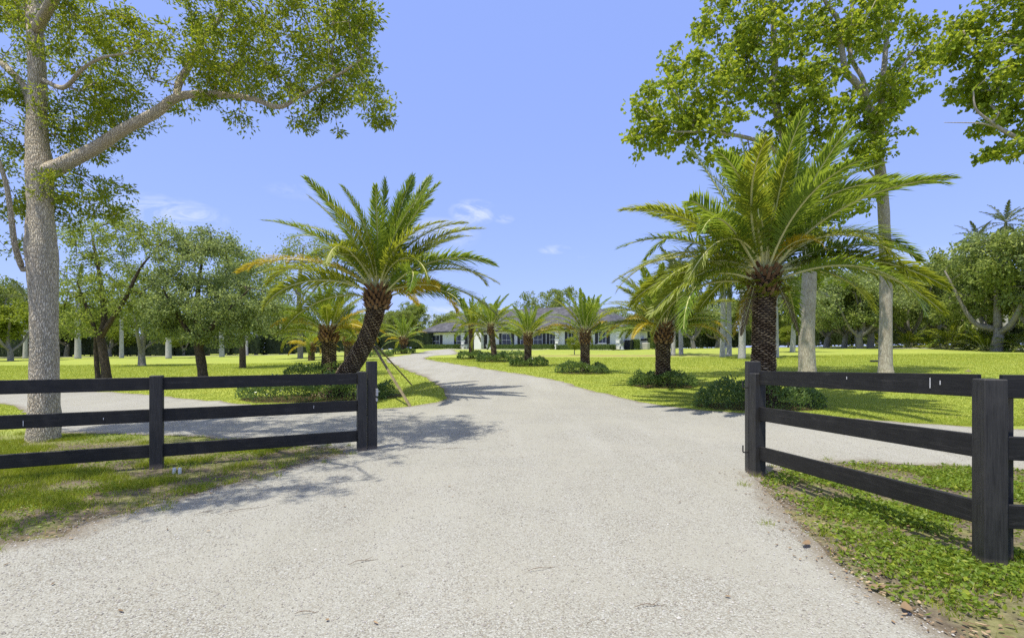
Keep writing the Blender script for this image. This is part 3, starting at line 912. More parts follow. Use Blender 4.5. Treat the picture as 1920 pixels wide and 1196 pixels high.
# big right palm
Y0 = 13.6; b0 = at(1431, 762, Y0)
path = [(0, 0, -.2), (0, 0, .6), (.01, 0, 1.6), (.02, 0, 2.6), (.03, 0, 3.45)]
spec = [(60, 84, 12, 4.7, g), (350, 74, 32, 4.9, g), (358, 63, 32, 4.9, g), (140, 88, 12, 4.5, g), (175, 99, 12, 3.9, g), (180, 118, 32, 4.3, g), (165, 108, 12, 4.2, g),
        (182, 42, 80, 4.7, g), (178, 34, 55, 4.9, ol), (190, 25, 80, 4.9, ol), (172, 16, 55, 4.7, ol), (200, 8, 55, 4.4, ol), (186, 52, 105, 4.6, g), (210, 0, 55, 4.6, ol),
        (2, 48, 80, 5.2, g), (354, 38, 80, 5.3, g), (6, 30, 55, 5.2, ol), (350, 22, 55, 5.2, g), (358, 12, 55, 5.1, ol), (345, 4, 55, 5.0, ol), (10, 6, 55, 4.8, ol),
        (275, 80, 64, 3.8, ol), (300, 70, 124, 2.5, go), (245, 66, 94, 3.6, ol), (222, 38, 94, 4.2, ol), (318, 40, 94, 4.2, ol), (300, 60, 80, 4.2, g)]
pr = date_palm('largest date palm behind the right fence with thick straight trunk and fern under its crown', (b0[0], b0[1]), path, [.37, .33, .30, .30, .33], 4.2, spec, 42, FROND, 4, .02, lsc=.87)
fm = MB()
for q in range(90):
    a = rng.uniform(0, 6.28); zz = rng.uniform(2.75, 3.3); r0 = .33
    c = np.array([math.cos(a) * r0, math.sin(a) * r0, zz])
    d = unit(np.array([math.cos(a) * .8, math.sin(a) * .8, rng.uniform(-.2, .9)])); ln = rng.uniform(.25, .5)
    for s_ in np.linspace(.25, 1, 7):
        leaves(fm, (c + d * ln * s_ - np.array([0, 0, .12 * s_ ** 2]))[None].repeat(2, 0), d[None] * .6 + np.stack([np.cross(d, [0, 0, 1]), -np.cross(d, [0, 0, 1])]), .11, .032, .1)
fm.build('fern', M['fern'], pr)
for q, a in enumerate((200, 300, 215)):
    put_frond(pr, FROND, R(a), R(-62), R(12), 1.5, 'frond_gold' if q < 1 else 'frond_dead', (math.cos(R(a)) * .36, math.sin(R(a)) * .36, 3.25), 0, 'dead_frond')


def row_palm(label, px, Y, h, r, L, n, seed, lean=(0, 0), lib=FROND_S, gold=.14, **kw):
    b = at(px, 700, Y)
    path = [(0, 0, -.2), (lean[0] * .2, 0, h * .35), (lean[0] * .6, lean[1] * .5, h * .7), (lean[0], lean[1], h)]
    return date_palm(label, (b[0], b[1]), path, [r * 1.12, r, r, r * 1.1], L, None, n, lib, seed, gold, **kw)


row_palm('nearest medium date palm on the right lawn with golden lower fronds, ringed by shrubs', 1243, 18.5, 2.05, .27, 2.55, 58, 21, lib=FROND, gold=.16, el_lo=20)
row_palm('date palm with fan of upright fronds in front of the right house wing', 1097, 24.5, 1.9, .23, 2.25, 46, 22, gold=.1, el_lo=24)
row_palm('short date palm with stiff upright fronds standing before the house centre windows', 990, 30.0, 1.75, .22, 2.1, 42, 23, gold=.06, el_lo=28)
row_palm('slender date palm with slightly leaning trunk at the right of the front door', 927, 35.0, 2.35, .20, 2.6, 46, 24, lean=(-.25, 0), gold=.04, el_lo=-10)
row_palm('farthest date palm of the drive row, standing left of the front door', 884, 39.0, 2.4, .20, 2.6, 46, 25, gold=.03, el_lo=-5)
row_palm('short upright date palm with grey scarred trunk behind the leaning palm on the left', 617, 24.0, 2.15, .34, 2.7, 48, 26, lib=FROND, gold=.2)
row_palm('small date palm half hidden between the two left palm trunks', 652, 40.0, 1.7, .28, 2.7, 36, 27, gold=.2)
row_palm('small round date palm on the far lawn left of the house', 757, 51.0, 1.45, .32, 2.7, 40, 28, gold=.18, el_lo=0)
row_palm('small golden date palm on the far left lawn, partly behind the leaning trunk', 584, 44.0, 1.3, .28, 2.4, 32, 29, gold=.35)

# brace poles of the leaning palm
p = G(772, 763); q = at(701, 650, 16.2)
mb = MB(); beam(mb, (p[0], p[1], float(H(*p)) - .05), q, .05, .09, (0, 1, 0), .004)
tag(mb.build('timber_brace', M['brace']), 'long weathered timber brace leaning from the lawn up to the bent palm trunk', 'brace')
p = G(722, 672); q = at(706, 648, 17.2); p = (q[0] + .9, q[1] + 1.6)
mb = MB(); beam(mb, (p[0], p[1], float(H(*p)) - .03), q, .04, .05, (0, 1, 0), .004)
tag(mb.build('timber_brace', M['brace']), 'thinner short brace stick behind the long one at the bent palm', 'brace')


# royal palms
def royal(label, px, Y, h, r, seed, crown=True, n=15, group='pale trunked royal palms on the lawn'):
    rr = np.random.default_rng(seed); b = at(px, 700, Y); par = thing('royal_palm', label, 'palm tree', (b[0], b[1], float(H(b[0], b[1]))), rr.uniform(0, 6), group)
    mb = MB(); lx, ly = rr.normal(0, .12, 2)
    tube(mb, [(0, 0, -.2), (0, 0, .15), (lx * .3, ly * .3, h * .35), (lx * .7, ly * .7, h * .7), (lx, ly, h)], [r * 1.45, r * 1.2, r * 1.05, r * .98, r * .8], 12)
    mb.build('trunk', M['royal_trunk'], par, True)
    mb = MB(); tube(mb, [(lx, ly, h), (lx, ly, h + .5), (lx, ly, h + 1.3)], [r * .85, r * .8, r * .3], 10); mb.build('crownshaft', M['hedge_leaf'], par, True)
    for q in range(n):
        t = (q + .5) / n; az = q * 2.39996
        put_frond(par, FROND_R, az, R(np.interp(t, [0, .5, 1], [75, 30, -35]) + rr.normal(0, 6)), R(np.interp(t, [0, 1], [40, 80])), 3.2 * rr.uniform(.85, 1.1), None, (lx, ly, h + 1.1 - .3 * t))
    return par


for i, (px, Y, h, r, lab) in enumerate([
        (47, 60, 6.0, .19, 'royal palm trunk just left of the big oak trunk on the far lawn'),
        (146, 58, 6.5, .27, 'thickest pale royal palm trunk on the left lawn, right of the oak'),
        (228, 59, 6.5, .19, 'slim royal palm between the twin stemmed tree and the forked pale tree'),
        (316, 56, 6.0, .25, 'royal palm trunk left of the round grey green oak'),
        (416, 60, 5.5, .24, 'royal palm trunk just right of the round grey green oak'),
        (462, 70, 5.5, .20, 'royal palm trunk further right on the left lawn, left one of a pair'),
        (480, 71, 5.5, .22, 'royal palm trunk further right on the left lawn, right one of a pair'),
        (526, 74, 5.0, .2, 'small far royal palm nearest the leaning date palm')]):
    royal(lab, px, Y, h, r, 50 + i, n=11)
for i, (px, Y, h, r, lab) in enumerate([
        (1391, 37, 5.2, .22, 'stout royal palm with white base left of the biggest date palm'),
        (1367, 42, 6.0, .18, 'royal palm trunk, right one of the close pair on the right lawn'),
        (1355, 40, 5.8, .19, 'royal palm trunk, left one of the close pair on the right lawn'),
        (1277, 46, 6.0, .17, 'royal palm trunk just right of the medium date palm'),
        (1262, 44, 5.8, .17, 'royal palm trunk touching the right side of the medium date palm'),
        (1455, 38, 5.6, .18, 'royal palm trunk just right of the biggest date palm trunk'),
        (1486, 48, 4.4, .20, 'royal palm with drooping dark crown left of the grey tree trunk')]):
    royal(lab, px, Y, h, r, 70 + i, n=17)


# ---------------------------------------------------------------- broadleaf trees
class Tree:
    """limbs given by hand, side branches grown out to the leaf clumps"""
    def __init__(s, seed):
        s.p = []; s.par = []; s.man = []; s.r = np.random.default_rng(seed)

    def limb(s, pts, rad, parent=None):
        pts = np.array(spline([tuple(p) for p in pts], 5)); rad = np.interp(np.linspace(0, 1, len(pts)), np.linspace(0, 1, len(rad)), rad)
        if parent is None and s.p:
            parent = int(np.argmin(np.linalg.norm(np.array(s.p) - pts[0], axis=1)))
        prev = -1 if parent is None else parent
        for q, r_ in zip(pts, rad):
            s.p.append(q); s.par.append(prev); s.man.append(r_); prev = len(s.p) - 1
        return s

    def grow(s, targets, seg=.5, tip=.008, lim=.5, up=.12, first=0):
        T = np.array(targets); P = np.array(s.p)
        d0 = np.array([np.min(np.linalg.norm(P[first:] - t, axis=1)) for t in T])
        ends = []
        buf = np.zeros((len(P) + len(T) * 14, 3)); buf[:len(P)] = P; n = len(P)
        for k in np.argsort(d0):
            t = T[k]
            dd = np.linalg.norm(buf[first:n] - t, axis=1); j = int(np.argmin(dd)) + first; L = dd[j - first]
            m = max(1, min(12, int(L / seg))); a = buf[j].copy(); prev = j
            off = s.r.normal(0, .10 * L, 3); off[2] += up * L
            for q in range(1, m + 1):
                u = q / m; x = a + (t - a) * u + off * math.sin(math.pi * u) * .6 + (s.r.normal(0, .05 * seg, 3) if q < m else 0)
                s.p.append(x); s.par.append(prev); s.man.append(0.0); buf[n] = x; prev = n; n += 1
            ends.append(prev)
        s.ends = ends; s.tip = tip
        return s

    def wood(s, mb, pw=.5, sides=6, rmax=.2):
        n = len(s.p); P = np.array(s.p); cnt = np.zeros(n); par = np.array(s.par); kids = [[] for _ in range(n)]
        for i in range(n):
            if par[i] >= 0: kids[par[i]].append(i)
        for i in range(n - 1, -1, -1):
            if not kids[i]: cnt[i] = 1
            if par[i] >= 0: cnt[par[i]] += cnt[i]
        man = np.array(s.man); rad = np.where(man > 0, man, np.minimum(s.tip * cnt ** pw, rmax))
        done = np.zeros(n, bool)
        for i in range(n):
            if done[i]: continue
            ch = [i]; done[i] = True; c = i
            while kids[c]:
                man_k = [q for q in kids[c] if s.man[q] > 0 and not done[q]]
                opt = man_k if (man_k and s.man[c] > 0) else [q for q in kids[c] if not done[q]]
                if not opt: break
                c = max(opt, key=lambda q: (cnt[q]))
                if s.man[ch[-1]] > 0 and s.man[c] == 0: break
                ch.append(c); done[c] = True
            pts = P[ch]; rr = rad[ch].copy()
            if par[i] >= 0:
                pts = np.vstack([P[par[i]], pts]); rr = np.concatenate([[min(rad[par[i]], rr[0] * 1.15)], rr])
            if len(pts) < 2: continue
            big = rr.max() > .09
            tube(mb, pts, rr, 16 if big else (sides if rr.max() > .025 else 4), jit=.025 if big else 0)


def ell(r, c, rad, n, shell=.35):
    d = unit(r.normal(0, 1, (n, 3))); u = r.random(n) ** (1 / 3); u = np.where(r.random(n) < shell, .8 + .25 * r.random(n), u)
    return np.array(c) + d * u[:, None] * np.array(rad)


def clump_leaves(mb, r, ends, dirs, per, sp, ln, wd, droop=.25, lobed=False, flat=.75):
    n = len(ends); k = r.poisson(per, n); idx = np.repeat(np.arange(n), k); m = len(idx)
    o = r.normal(0, 1, (m, 3)); o = unit(o) * (r.random(m) ** .5)[:, None] * sp * r.uniform(.6, 1.3, n)[idx][:, None]; o[:, 2] *= flat
    C = ends[idx] + o
    D = unit(o) * .7 + r.normal(0, .6, (m, 3)) + dirs[idx] * .4; D[:, 2] -= droop
    leaves(mb, C, D, ln, wd, .22, lobed)


def px_regions(r, regs, Y0, gap=.30):
    """clump points in ellipsoids; (px, py, rx, ry, n, depth offset, depth radius)"""
    out = []
    for (px, py, rx, ry, n, dy, rd) in regs:
        Y = Y0 + dy; c = at(px, py, Y); s_ = Y / F
        out.append(ell(r, c, (rx * s_, rd, ry * s_), n))
    P = np.concatenate(out); f = np.zeros(len(P)); k = 4.6 / (.55 + .045 * Y0)
    for _ in range(12):
        f += np.sin(P @ r.normal(0, k, 3) + r.uniform(0, 6.28))
    return P[(f > np.quantile(f, gap)) | (r.random(len(P)) < .12)]


def finish(label, name, cat, T, origin, bark, leafm, per, sp, ln, wd, pw=.5, lobed=False, group=None, droop=.25, flat=.75, rmax=.2):
    par = thing(name, label, cat, origin, 0, group)
    o = np.array(origin)
    wmb = MB(); T.wood(wmb, pw, rmax=rmax); wmb.v = [v - o.astype(np.float32) for v in wmb.v]
    wmb.build('trunk', M[bark], par, True)
    E = np.array([T.p[i] for i in T.ends]); A = np.array([T.p[T.par[i]] for i in T.ends])
    lb = MB(); clump_leaves(lb, T.r, E, unit(E - A), per, sp, ln, wd, droop, lobed, flat)
    # leaves also along the twig just before the clump
    M2 = (E + A) / 2; clump_leaves(lb, T.r, M2, unit(E - A), per * .35, sp * .7, ln, wd, droop, lobed, flat)
    lb.v = [v - o.astype(np.float32) for v in lb.v]
    lb.build('crown', M[leafm], par)
    return par


# --- the big oak on the left
YO = 9.1
A = lambda px, py, dy=0.0: at(px, py, YO + dy)
t = Tree(31)
t.limb([A(82, 850), A(82, 825), A(83, 760), A(83, 690), A(82, 560), A(77, 470), A(76, 400), A(75, 320), A(69, 250), A(70, 150), A(65, 50), A(62, -60, .2), A(58, -220, .4), A(70, -420, .5)],
       [.31, .25, .225, .205, .20, .235, .185, .20, .155, .13, .12, .105, .08, .03])
t.limb([A(92, 322), A(130, 303), A(180, 277), A(234, 242, -.2), A(291, 212, -.3), A(331, 184, -.3), A(385, 176, -.4), A(468, 184, -.5), A(522, 201, -.6), A(562, 181, -.7), A(635, 140, -.9), A(680, 110, -1)],
       [.15, .12, .105, .095, .085, .075, .055, .045, .038, .03, .022, .012])
t.limb([A(331, 184, -.3), A(336, 155, -.1), A(355, 124, .1), A(368, 97, .3), A(385, 67, .4), A(411, 37, .5), A(413, 15, .5), A(398, -20, .6), A(400, -120, .8), A(430, -220, 1)], [.065, .065, .06, .055, .05, .042, .036, .03, .026, .015])
t.limb([A(60, 205), A(45, 163, .3), A(0, 115, .8), A(-60, 60, 1.2), A(-140, -20, 1.6)], [.075, .07, .06, .05, .025])
t.limb([A(80, 150), A(114, 165, -.3), A(134, 154, -.6), A(150, 134, -.8), A(187, 110, -1.0), A(247, 99, -1.3)], [.045, .04, .034, .03, .022, .01])
t.limb([A(42, 505), A(28, 460, -.15), A(20, 400, -.3), A(10, 340, -.4), A(-20, 250, -.5)], [.05, .045, .04, .035, .02])
t.limb([A(66, 60), A(100, 0, -.8), A(160, -90, -2.0), A(260, -160, -3.0), A(330, -240, -3.5)], [.09, .08, .07, .05, .02])
t.limb([A(64, 20), A(140, -60, 1.2), A(260, -140, 2.4), A(420, -230, 3.0)], [.09, .08, .06, .02])
regs = [(560, 60, 135, 105, 210, -.4, 1.5), (490, 120, 110, 70, 120, -.3, 1.2), (640, 130, 70, 70, 75, -.6, 1.2), (360, 130, 85, 75, 100, -.2, 1.0), (430, 40, 70, 60, 70, .4, 1.0), (665, 30, 45, 45, 35, -.6, .9),
        (600, -60, 140, 60, 90, -.3, 1.6), (150, 75, 80, 70, 110, -.4, 1.2), (190, 30, 60, 50, 60, -.6, 1.0), (170, 225, 75, 50, 75, .2, .9), (230, 205, 60, 40, 40, .2, .7),
        (100, 20, 90, 60, 90, .6, 1.3), (10, 60, 60, 80, 80, .5, 1.2), (5, 200, 50, 70, 70, .2, 1.1), (5, 320, 42, 70, 60, .3, .9), (130, 250, 45, 45, 35, .4, .8),
        (170, 365, 65, 38, 60, .5, .9), (110, 400, 45, 35, 30, .6, .7), (15, 430, 38, 60, 45, .2, .9), (705, 195, 28, 40, 22, -1.0, .5), (590, 215, 60, 22, 22, -.7, .6), (445, 225, 18, 24, 8, -.5, .3), (365, 200, 50, 16, 12, -.3, .4),
        (200, -180, 260, 130, 150, 0, 2.6), (480, -160, 170, 100, 110, 0, 2.2), (-80, 50, 60, 160, 60, .6, 1.6), (60, -330, 200, 120, 70, .3, 2.2),
        (330, -170, 190, 90, 100, -2.2, 1.3), (180, -260, 260, 110, 130, -3.4, 1.4), (-380, -430, 480, 150, 190, -4.8, 1.3), (-120, -540, 330, 140, 110, -4.6, 1.1), (-150, -200, 200, 110, 70, -3.0, 1.4)]  # crown clumps above the frame, added to throw dappled shade on the verge
t.grow(px_regions(t.r, regs, YO), seg=.28, tip=.0042, up=.05, first=24)
finish('big spreading oak with thick grey fissured trunk and long right limb behind the left fence', 'oak_tree', 'tree', t, tuple(A(82, 832)), 'oak_bark', 'oak_leaf', 33, .175, .080, .032, .48, rmax=.06)


# --- the tall lobed-leaf trees on the right
def tall_tree(label, seed, limbs, regs, Y0, origin, per=17, sp=.37, ln=.185, wd=.17, leafm='maple_leaf'):
    t = Tree(seed)
    for L_ in limbs:
        t.limb(*L_)
    t.grow(px_regions(t.r, regs, Y0, .42), seg=.55, tip=.011, up=.08, first=20)
    return finish(label, 'shade_tree', 'tree', t, origin, 'pale_bark', leafm, per, sp, ln, wd, .5, True, 'tall lobed leaf trees at the right', .35, rmax=.1)


Y2 = 21.5
B = lambda px, py, dy=0.0: at(px, py, Y2 + dy)
o1 = B(1514, 704)
tall_tree('tall tree with straight pale grey trunk just right of the biggest date palm', 41,
          [([B(1514, 716), B(1514, 700), B(1513, 670), B(1513, 600), B(1518, 500), B(1510, 400), B(1482, 300), B(1456, 200), B(1452, 100), B(1448, 0, .3), B(1440, -120, .5), B(1430, -260, .6)], [.41, .36, .32, .30, .275, .24, .20, .16, .13, .10, .07, .03]),
           ([B(1482, 305), B(1430, 268, -.4), B(1350, 250, -1), B(1240, 247, -1.4)], [.10, .09, .06, .02]),
           ([B(1452, 170), B(1425, 130, .4), B(1400, 105, .8), B(1370, 95, 1.2)], [.09, .08, .06, .02]),
           ([B(1512, 405), B(1545, 320, .8), B(1560, 250, 1.2), B(1570, 180, 1.4)], [.13, .1, .07, .03])],
          [(1255, 210, 75, 60, 62, -.8, 1.6), (1310, 170, 70, 70, 75, -.5, 1.8), (1375, 60, 75, 90, 110, 0, 2.2), (1440, 110, 75, 90, 110, -.5, 2.2), (1340, 255, 80, 45, 55, -.8, 1.6), (1440, 20, 85, 70, 90, .2, 2.2),
           (1480, 200, 75, 65, 75, -1.2, 1.6), (1550, 210, 60, 55, 55, -1.4, 1.4), (1555, 290, 70, 50, 50, -.4, 1.6), (1570, 370, 70, 45, 36, .3, 1.4), (1430, 330, 70, 60, 40, .6, 1.6), (1210, 250, 35, 45, 20, -1, .9), (1265, 115, 25, 30, 12, -.4, .6),
           (1420, -90, 150, 80, 110, .2, 2.6), (1440, -220, 110, 80, 60, .3, 2.2), (1545, 520, 40, 25, 8, .3, .6), (1470, 420, 60, 40, 24, 1.2, 1.2)],
          Y2, tuple(o1))
o2 = B(1661, 703)
tall_tree('tall forked tree with pale trunk further right, peeling bark near its base', 42,
          [([B(1661, 715), B(1661, 700), B(1660, 670), B(1661, 550), B(1658, 420), B(1652, 335), B(1645, 280), B(1650, 240), B(1653, 182), B(1660, 100, .4), B(1668, 0, .8), B(1670, -120, 1), B(1665, -240, 1)], [.34, .30, .25, .225, .215, .205, .20, .15, .12, .10, .075, .05, .02]),
           ([B(1645, 275), B(1627, 194, -.5), B(1603, 154, -.8), B(1586, 135, -.9), B(1578, 90, -1), B(1572, 40, -1.1), B(1546, 0, -1.3), B(1520, -80, -1.4)], [.17, .15, .13, .12, .10, .09, .07, .03]),
           ([B(1628, 195, -.5), B(1618, 150, -.2), B(1597, 111, 0), B(1591, 59, .2), B(1599, 0, .3), B(1610, -110, .5)], [.09, .085, .08, .075, .07, .03]),
           ([B(1650, 345), B(1625, 315, -.4), B(1603, 290, -.7)], [.05, .04, .02]), ([B(1653, 190), B(1690, 130, .6), B(1720, 80, 1.0)], [.08, .06, .03])],
          [(1595, 60, 65, 70, 70, -.6, 1.6), (1560, 30, 50, 50, 40, -.8, 1.4), (1640, 40, 45, 60, 45, .3, 1.6), (1690, 130, 50, 65, 62, .6, 1.6), (1640, 190, 55, 45, 50, -.2, 1.2), (1655, 230, 40, 35, 32, -.3, 1.0),
           (1725, 45, 30, 20, 15, 1, .8), (1700, 70, 40, 35, 26, .8, 1), (1545, 140, 35, 40, 26, -1, 1), (1600, -90, 140, 70, 95, 0, 2.4), (1640, -200, 110, 70, 50, .4, 2), (1700, 240, 18, 14, 5, 0, .4), (1620, 290, 40, 30, 20, -.5, .8), (1600, 370, 50, 40, 20, .2, 1)],
          Y2, tuple(o2))
Y3 = 15.5
Cc = lambda px, py, dy=0.0: at(px, py, Y3 + dy)
gx = (2085 - 960) / F * Y3
o3 = (gx, Y3, float(H(gx, Y3)))
tall_tree('leafy tree at the right edge whose branches reach in at the top right corner', 43,
          [([(gx, Y3, o3[2] - .2), (gx, Y3, o3[2] + .4), Cc(2084, 560), Cc(2080, 400), Cc(2060, 250), Cc(2040, 100), Cc(2030, -60), Cc(2020, -250)], [.40, .33, .28, .25, .22, .17, .12, .03]),
           ([Cc(2062, 255), Cc(1990, 290, -.3), Cc(1900, 255, -.5), Cc(1860, 230, -.6), Cc(1830, 205, -.6), Cc(1825, 170, -.6)], [.11, .09, .06, .04, .03, .015]),
           ([Cc(1880, 243, -.5), Cc(1840, 232, -.6), Cc(1770, 230, -.7)], [.03, .022, .008]),
           ([Cc(2042, 120), Cc(1960, 90, .2), Cc(1880, 80, .3), Cc(1790, 80, .3)], [.11, .08, .05, .02])],
          [(1860, 45, 75, 60, 85, .2, 1.4), (1880, 130, 80, 50, 75, .1, 1.3), (1800, 100, 40, 55, 36, .2, .9), (1900, 200, 60, 50, 45, -.3, 1.1), (1850, 165, 55, 35, 34, -.2, 1), (1870, 275, 30, 22, 14, -.5, .6), (1930, 260, 40, 40, 20, -.3, .8), (1765, 232, 8, 8, 3, -.7, .2),
           (2020, 20, 110, 120, 100, 0, 2), (1900, -90, 150, 70, 85, .2, 2), (2120, 180, 110, 130, 80, .3, 2), (2020, -180, 150, 90, 70, 0, 2)],
          Y3, o3, per=18, sp=.29, ln=.15, wd=.14)


# --- middle-distance trees on the left lawn
def lawn_tree(label, name, seed, Y, limbs, regs, origin, bark, leafm, per, sp, ln, wd, group=None, tip=.010):
    t = Tree(seed)
    for L_ in limbs: t.limb(*L_)
    t.grow(px_regions(t.r, regs, Y), seg=.45, tip=tip, up=.06, first=6)
    return finish(label, name, 'tree', t, origin, bark, leafm, per, sp, ln, wd, .5, False, group, .2, rmax=.12)


YT = 22.0
Dd = lambda px, py, dy=0.0: at(px, py, YT + dy)
lawn_tree('airy twin stemmed tree with dark crooked trunk behind the left fence', 'lawn_tree', 51, YT,
          [([Dd(202, 728), Dd(199, 700), Dd(192, 650), Dd(188, 630), Dd(196, 600), Dd(190, 540), Dd(180, 480, .3), Dd(170, 430, .5)], [.21, .18, .16, .15, .12, .09, .06, .02]),
           ([Dd(190, 632), Dd(205, 606, -.3), Dd(235, 560, -.6), Dd(262, 505, -.8), Dd(290, 470, -.9)], [.11, .10, .08, .05, .02]),
           ([Dd(187, 728, .4), Dd(183, 700, .4), Dd(180, 660, .4), Dd(178, 620, .3), Dd(160, 570, 0), Dd(145, 530, -.3)], [.11, .10, .09, .08, .06, .02])],
          [(190, 450, 65, 50, 70, .2, 1.6), (250, 440, 60, 40, 48, -.5, 1.3), (300, 440, 38, 28, 20, -.7, .9), (160, 530, 55, 55, 70, 0, 1.5), (230, 530, 55, 50, 55, -.4, 1.3), (170, 590, 60, 40, 60, -.3, 1.3), (140, 600, 40, 40, 36, .2, 1.1), (250, 590, 35, 35, 24, -.4, .9), (215, 410, 30, 22, 10, 0, .6), (255, 405, 20, 18, 7, -.3, .5)],
          tuple(Dd(200, 712)), 'dark_bark', 'mid_leaf', 36, .34, .115, .06)
lawn_tree('round grey green oak with short dark trunk behind the left fence', 'lawn_tree', 52, YT,
          [([Dd(382, 725), Dd(380, 700), Dd(376, 670), Dd(372, 648), Dd(368, 600), Dd(372, 540), Dd(380, 480)], [.25, .20, .19, .18, .13, .09, .03]),
           ([Dd(374, 652), Dd(400, 610, -.4), Dd(440, 570, -.6), Dd(470, 540, -.6)], [.11, .10, .06, .02]),
           ([Dd(373, 650), Dd(345, 610, -.3), Dd(320, 570, -.5), Dd(305, 540, -.5)], [.10, .09, .06, .02])],
          [(380, 500, 80, 55, 110, 0, 1.7), (330, 560, 55, 50, 80, -.4, 1.4), (400, 570, 75, 55, 110, -.5, 1.6), (360, 600, 70, 40, 80, -.4, 1.4), (460, 580, 60, 50, 75, .2, 1.5), (300, 600, 30, 35, 30, -.2, 1), (430, 625, 60, 22, 40, 0, 1.2), (500, 600, 30, 40, 30, .4, 1), (370, 460, 55, 28, 40, 0, 1.2), (410, 455, 35, 20, 16, .2, .9)],
          tuple(Dd(381, 712)), 'dark_bark', 'grey_leaf', 56, .38, .11, .065)
YU = 38.0
E_ = lambda px, py, dy=0.0: at(px, py, YU + dy)
lawn_tree('pale forked tree on the left lawn between the twin stemmed tree and the round oak', 'lawn_tree', 53, YU,
          [([E_(267, 688), E_(266, 680), E_(266, 655), E_(270, 620), E_(272, 580), E_(270, 540)], [.30, .25, .21, .17, .11, .04]), ([E_(266, 668), E_(260, 640, -.5), E_(255, 610, -1), E_(250, 570, -1.2)], [.14, .12, .09, .03]), ([E_(268, 655), E_(282, 645, .3), E_(300, 635, .6), E_(315, 610, .8)], [.10, .09, .08, .03])],
          [(270, 580, 60, 50, 80, 0, 2.4), (240, 560, 50, 45, 50, .2, 2), (310, 590, 45, 38, 50, .3, 2), (270, 530, 50, 35, 40, 0, 1.8), (270, 625, 50, 12, 16, 0, 1.5)],
          tuple(E_(267, 684)), 'grey_bark', 'far_leaf', 34, .75, .17, .11)
YV = 34.0
E2 = lambda px, py, dy=0.0: at(px, py, YV + dy)
lawn_tree('bushy dark oak behind the round grey green oak, reaching up beside the leaning palm', 'lawn_tree', 54, YV,
          [([E2(455, 695), E2(455, 685), E2(454, 640), E2(450, 590), E2(455, 540), E2(460, 490)], [.26, .21, .18, .15, .10, .03])],
          [(455, 500, 50, 38, 60, 0, 2.0), (490, 530, 42, 40, 50, 0, 1.8), (430, 540, 45, 50, 60, .3, 2), (480, 590, 48, 40, 55, 0, 2), (510, 560, 30, 40, 26, 0, 1.5)],
          tuple(E2(455, 690)), 'dark_bark', 'grey_leaf', 40, .7, .16, .10)
YW = 50.0
E3 = lambda px, py, dy=0.0: at(px, py, YW + dy)
lawn_tree('thin crowned tree with tall brown trunk behind the left palm fronds', 'lawn_tree', 55, YW,
          [([E3(563, 676), E3(563, 666), E3(563, 600), E3(560, 540), E3(565, 500), E3(570, 460)], [.34, .26, .23, .20, .14, .04]), ([E3(562, 560), E3(540, 520, -1), E3(520, 490, -1.5)], [.12, .09, .03]), ([E3(563, 575), E3(600, 530, .8), E3(620, 500, 1)], [.12, .09, .03])],
          [(560, 470, 45, 25, 30, 0, 2.4), (530, 490, 35, 28, 24, -.6, 2), (600, 500, 45, 30, 28, .6, 2), (520, 545, 35, 35, 26, -.6, 2), (620, 560, 50, 35, 30, .8, 2), (540, 610, 45, 30, 30, 0, 2.4), (590, 600, 40, 30, 24, 0, 2)],
          tuple(E3(563, 670)), 'grey_bark', 'far_leaf', 30, .85, .22, .13)


# --- distant tree kinds, each mesh built once and copied
def kind_tree(seed, w, h, trunk_h, r, bark, leafm, n=120, per=34, sp=.7, ln=.26, wd=.16, fork=3):
    t = Tree(seed); rr = t.r
    t.limb([(0, 0, -.3), (0, 0, .1), (rr.normal(0, .1), rr.normal(0, .1), trunk_h * .6), (rr.normal(0, .2), rr.normal(0, .2), trunk_h), (0, 0, h * .75)], [r * 1.5, r * 1.2, r, r * .8, r * .25])
    for q in range(fork):
        a = q * 6.28 / fork + rr.uniform(0, 1); t.limb([(0, 0, trunk_h * rr.uniform(.5, .8)), (math.cos(a) * w * .15, math.sin(a) * w * .15, trunk_h * 1.1), (math.cos(a) * w * .32, math.sin(a) * w * .32, h * .68)], [r * .6, r * .5, r * .15])
    T_ = []
    for q in range(14):
        a = rr.uniform(0, 6.28); d = rr.uniform(.08, .40) * w; T_.append(ell(rr, (math.cos(a) * d, math.sin(a) * d, rr.uniform(trunk_h + (h - trunk_h) * .15, h * .84)), (w * .19, w * .19, (h - trunk_h) * .17), n // 11))
    t.grow(np.concatenate(T_), seg=.7, tip=.013, up=.1, first=5)
    wmb = MB(); t.wood(wmb, .5, 5, .12)
    E = np.array([t.p[i] for i in t.ends]); A_ = np.array([t.p[t.par[i]] for i in t.ends])
    lb = MB(); clump_leaves(lb, rr, E, unit(E - A_), per * 1.6, sp * .92, ln, wd, .15)
    return wmb, lb, wmb.mesh('trunk', M[bark], True), lb.mesh('crown', M[leafm])


KT = {'round': kind_tree(61, 8.0, 8.0, 2.2, .28, 'grey_bark', 'far_leaf', 150),
      'broad': kind_tree(62, 10.5, 8.5, 2.0, .34, 'grey_bark', 'far_leaf', 190, fork=4),
      'tall': kind_tree(63, 7.0, 11.0, 3.0, .30, 'dark_bark', 'mid_leaf', 170),
      'lime': kind_tree(64, 6.5, 6.5, 1.8, .22, 'grey_bark', 'lime_leaf', 110),
      'greyish': kind_tree(65, 8.5, 8.0, 2.2, .28, 'grey_bark', 'grey_leaf', 150)}


def far_tree(kind, label, px, Y, s, rz, group, sz=1.0, name='distant_tree'):
    b = at(px, 660, Y)
    par = thing(name, label, 'tree', (b[0], b[1], float(H(b[0], b[1]))), rz, group); par.scale = (s, s, s * sz)
    link('trunk', KT[kind][2], par); link('crown', KT[kind][3], par)
    return par


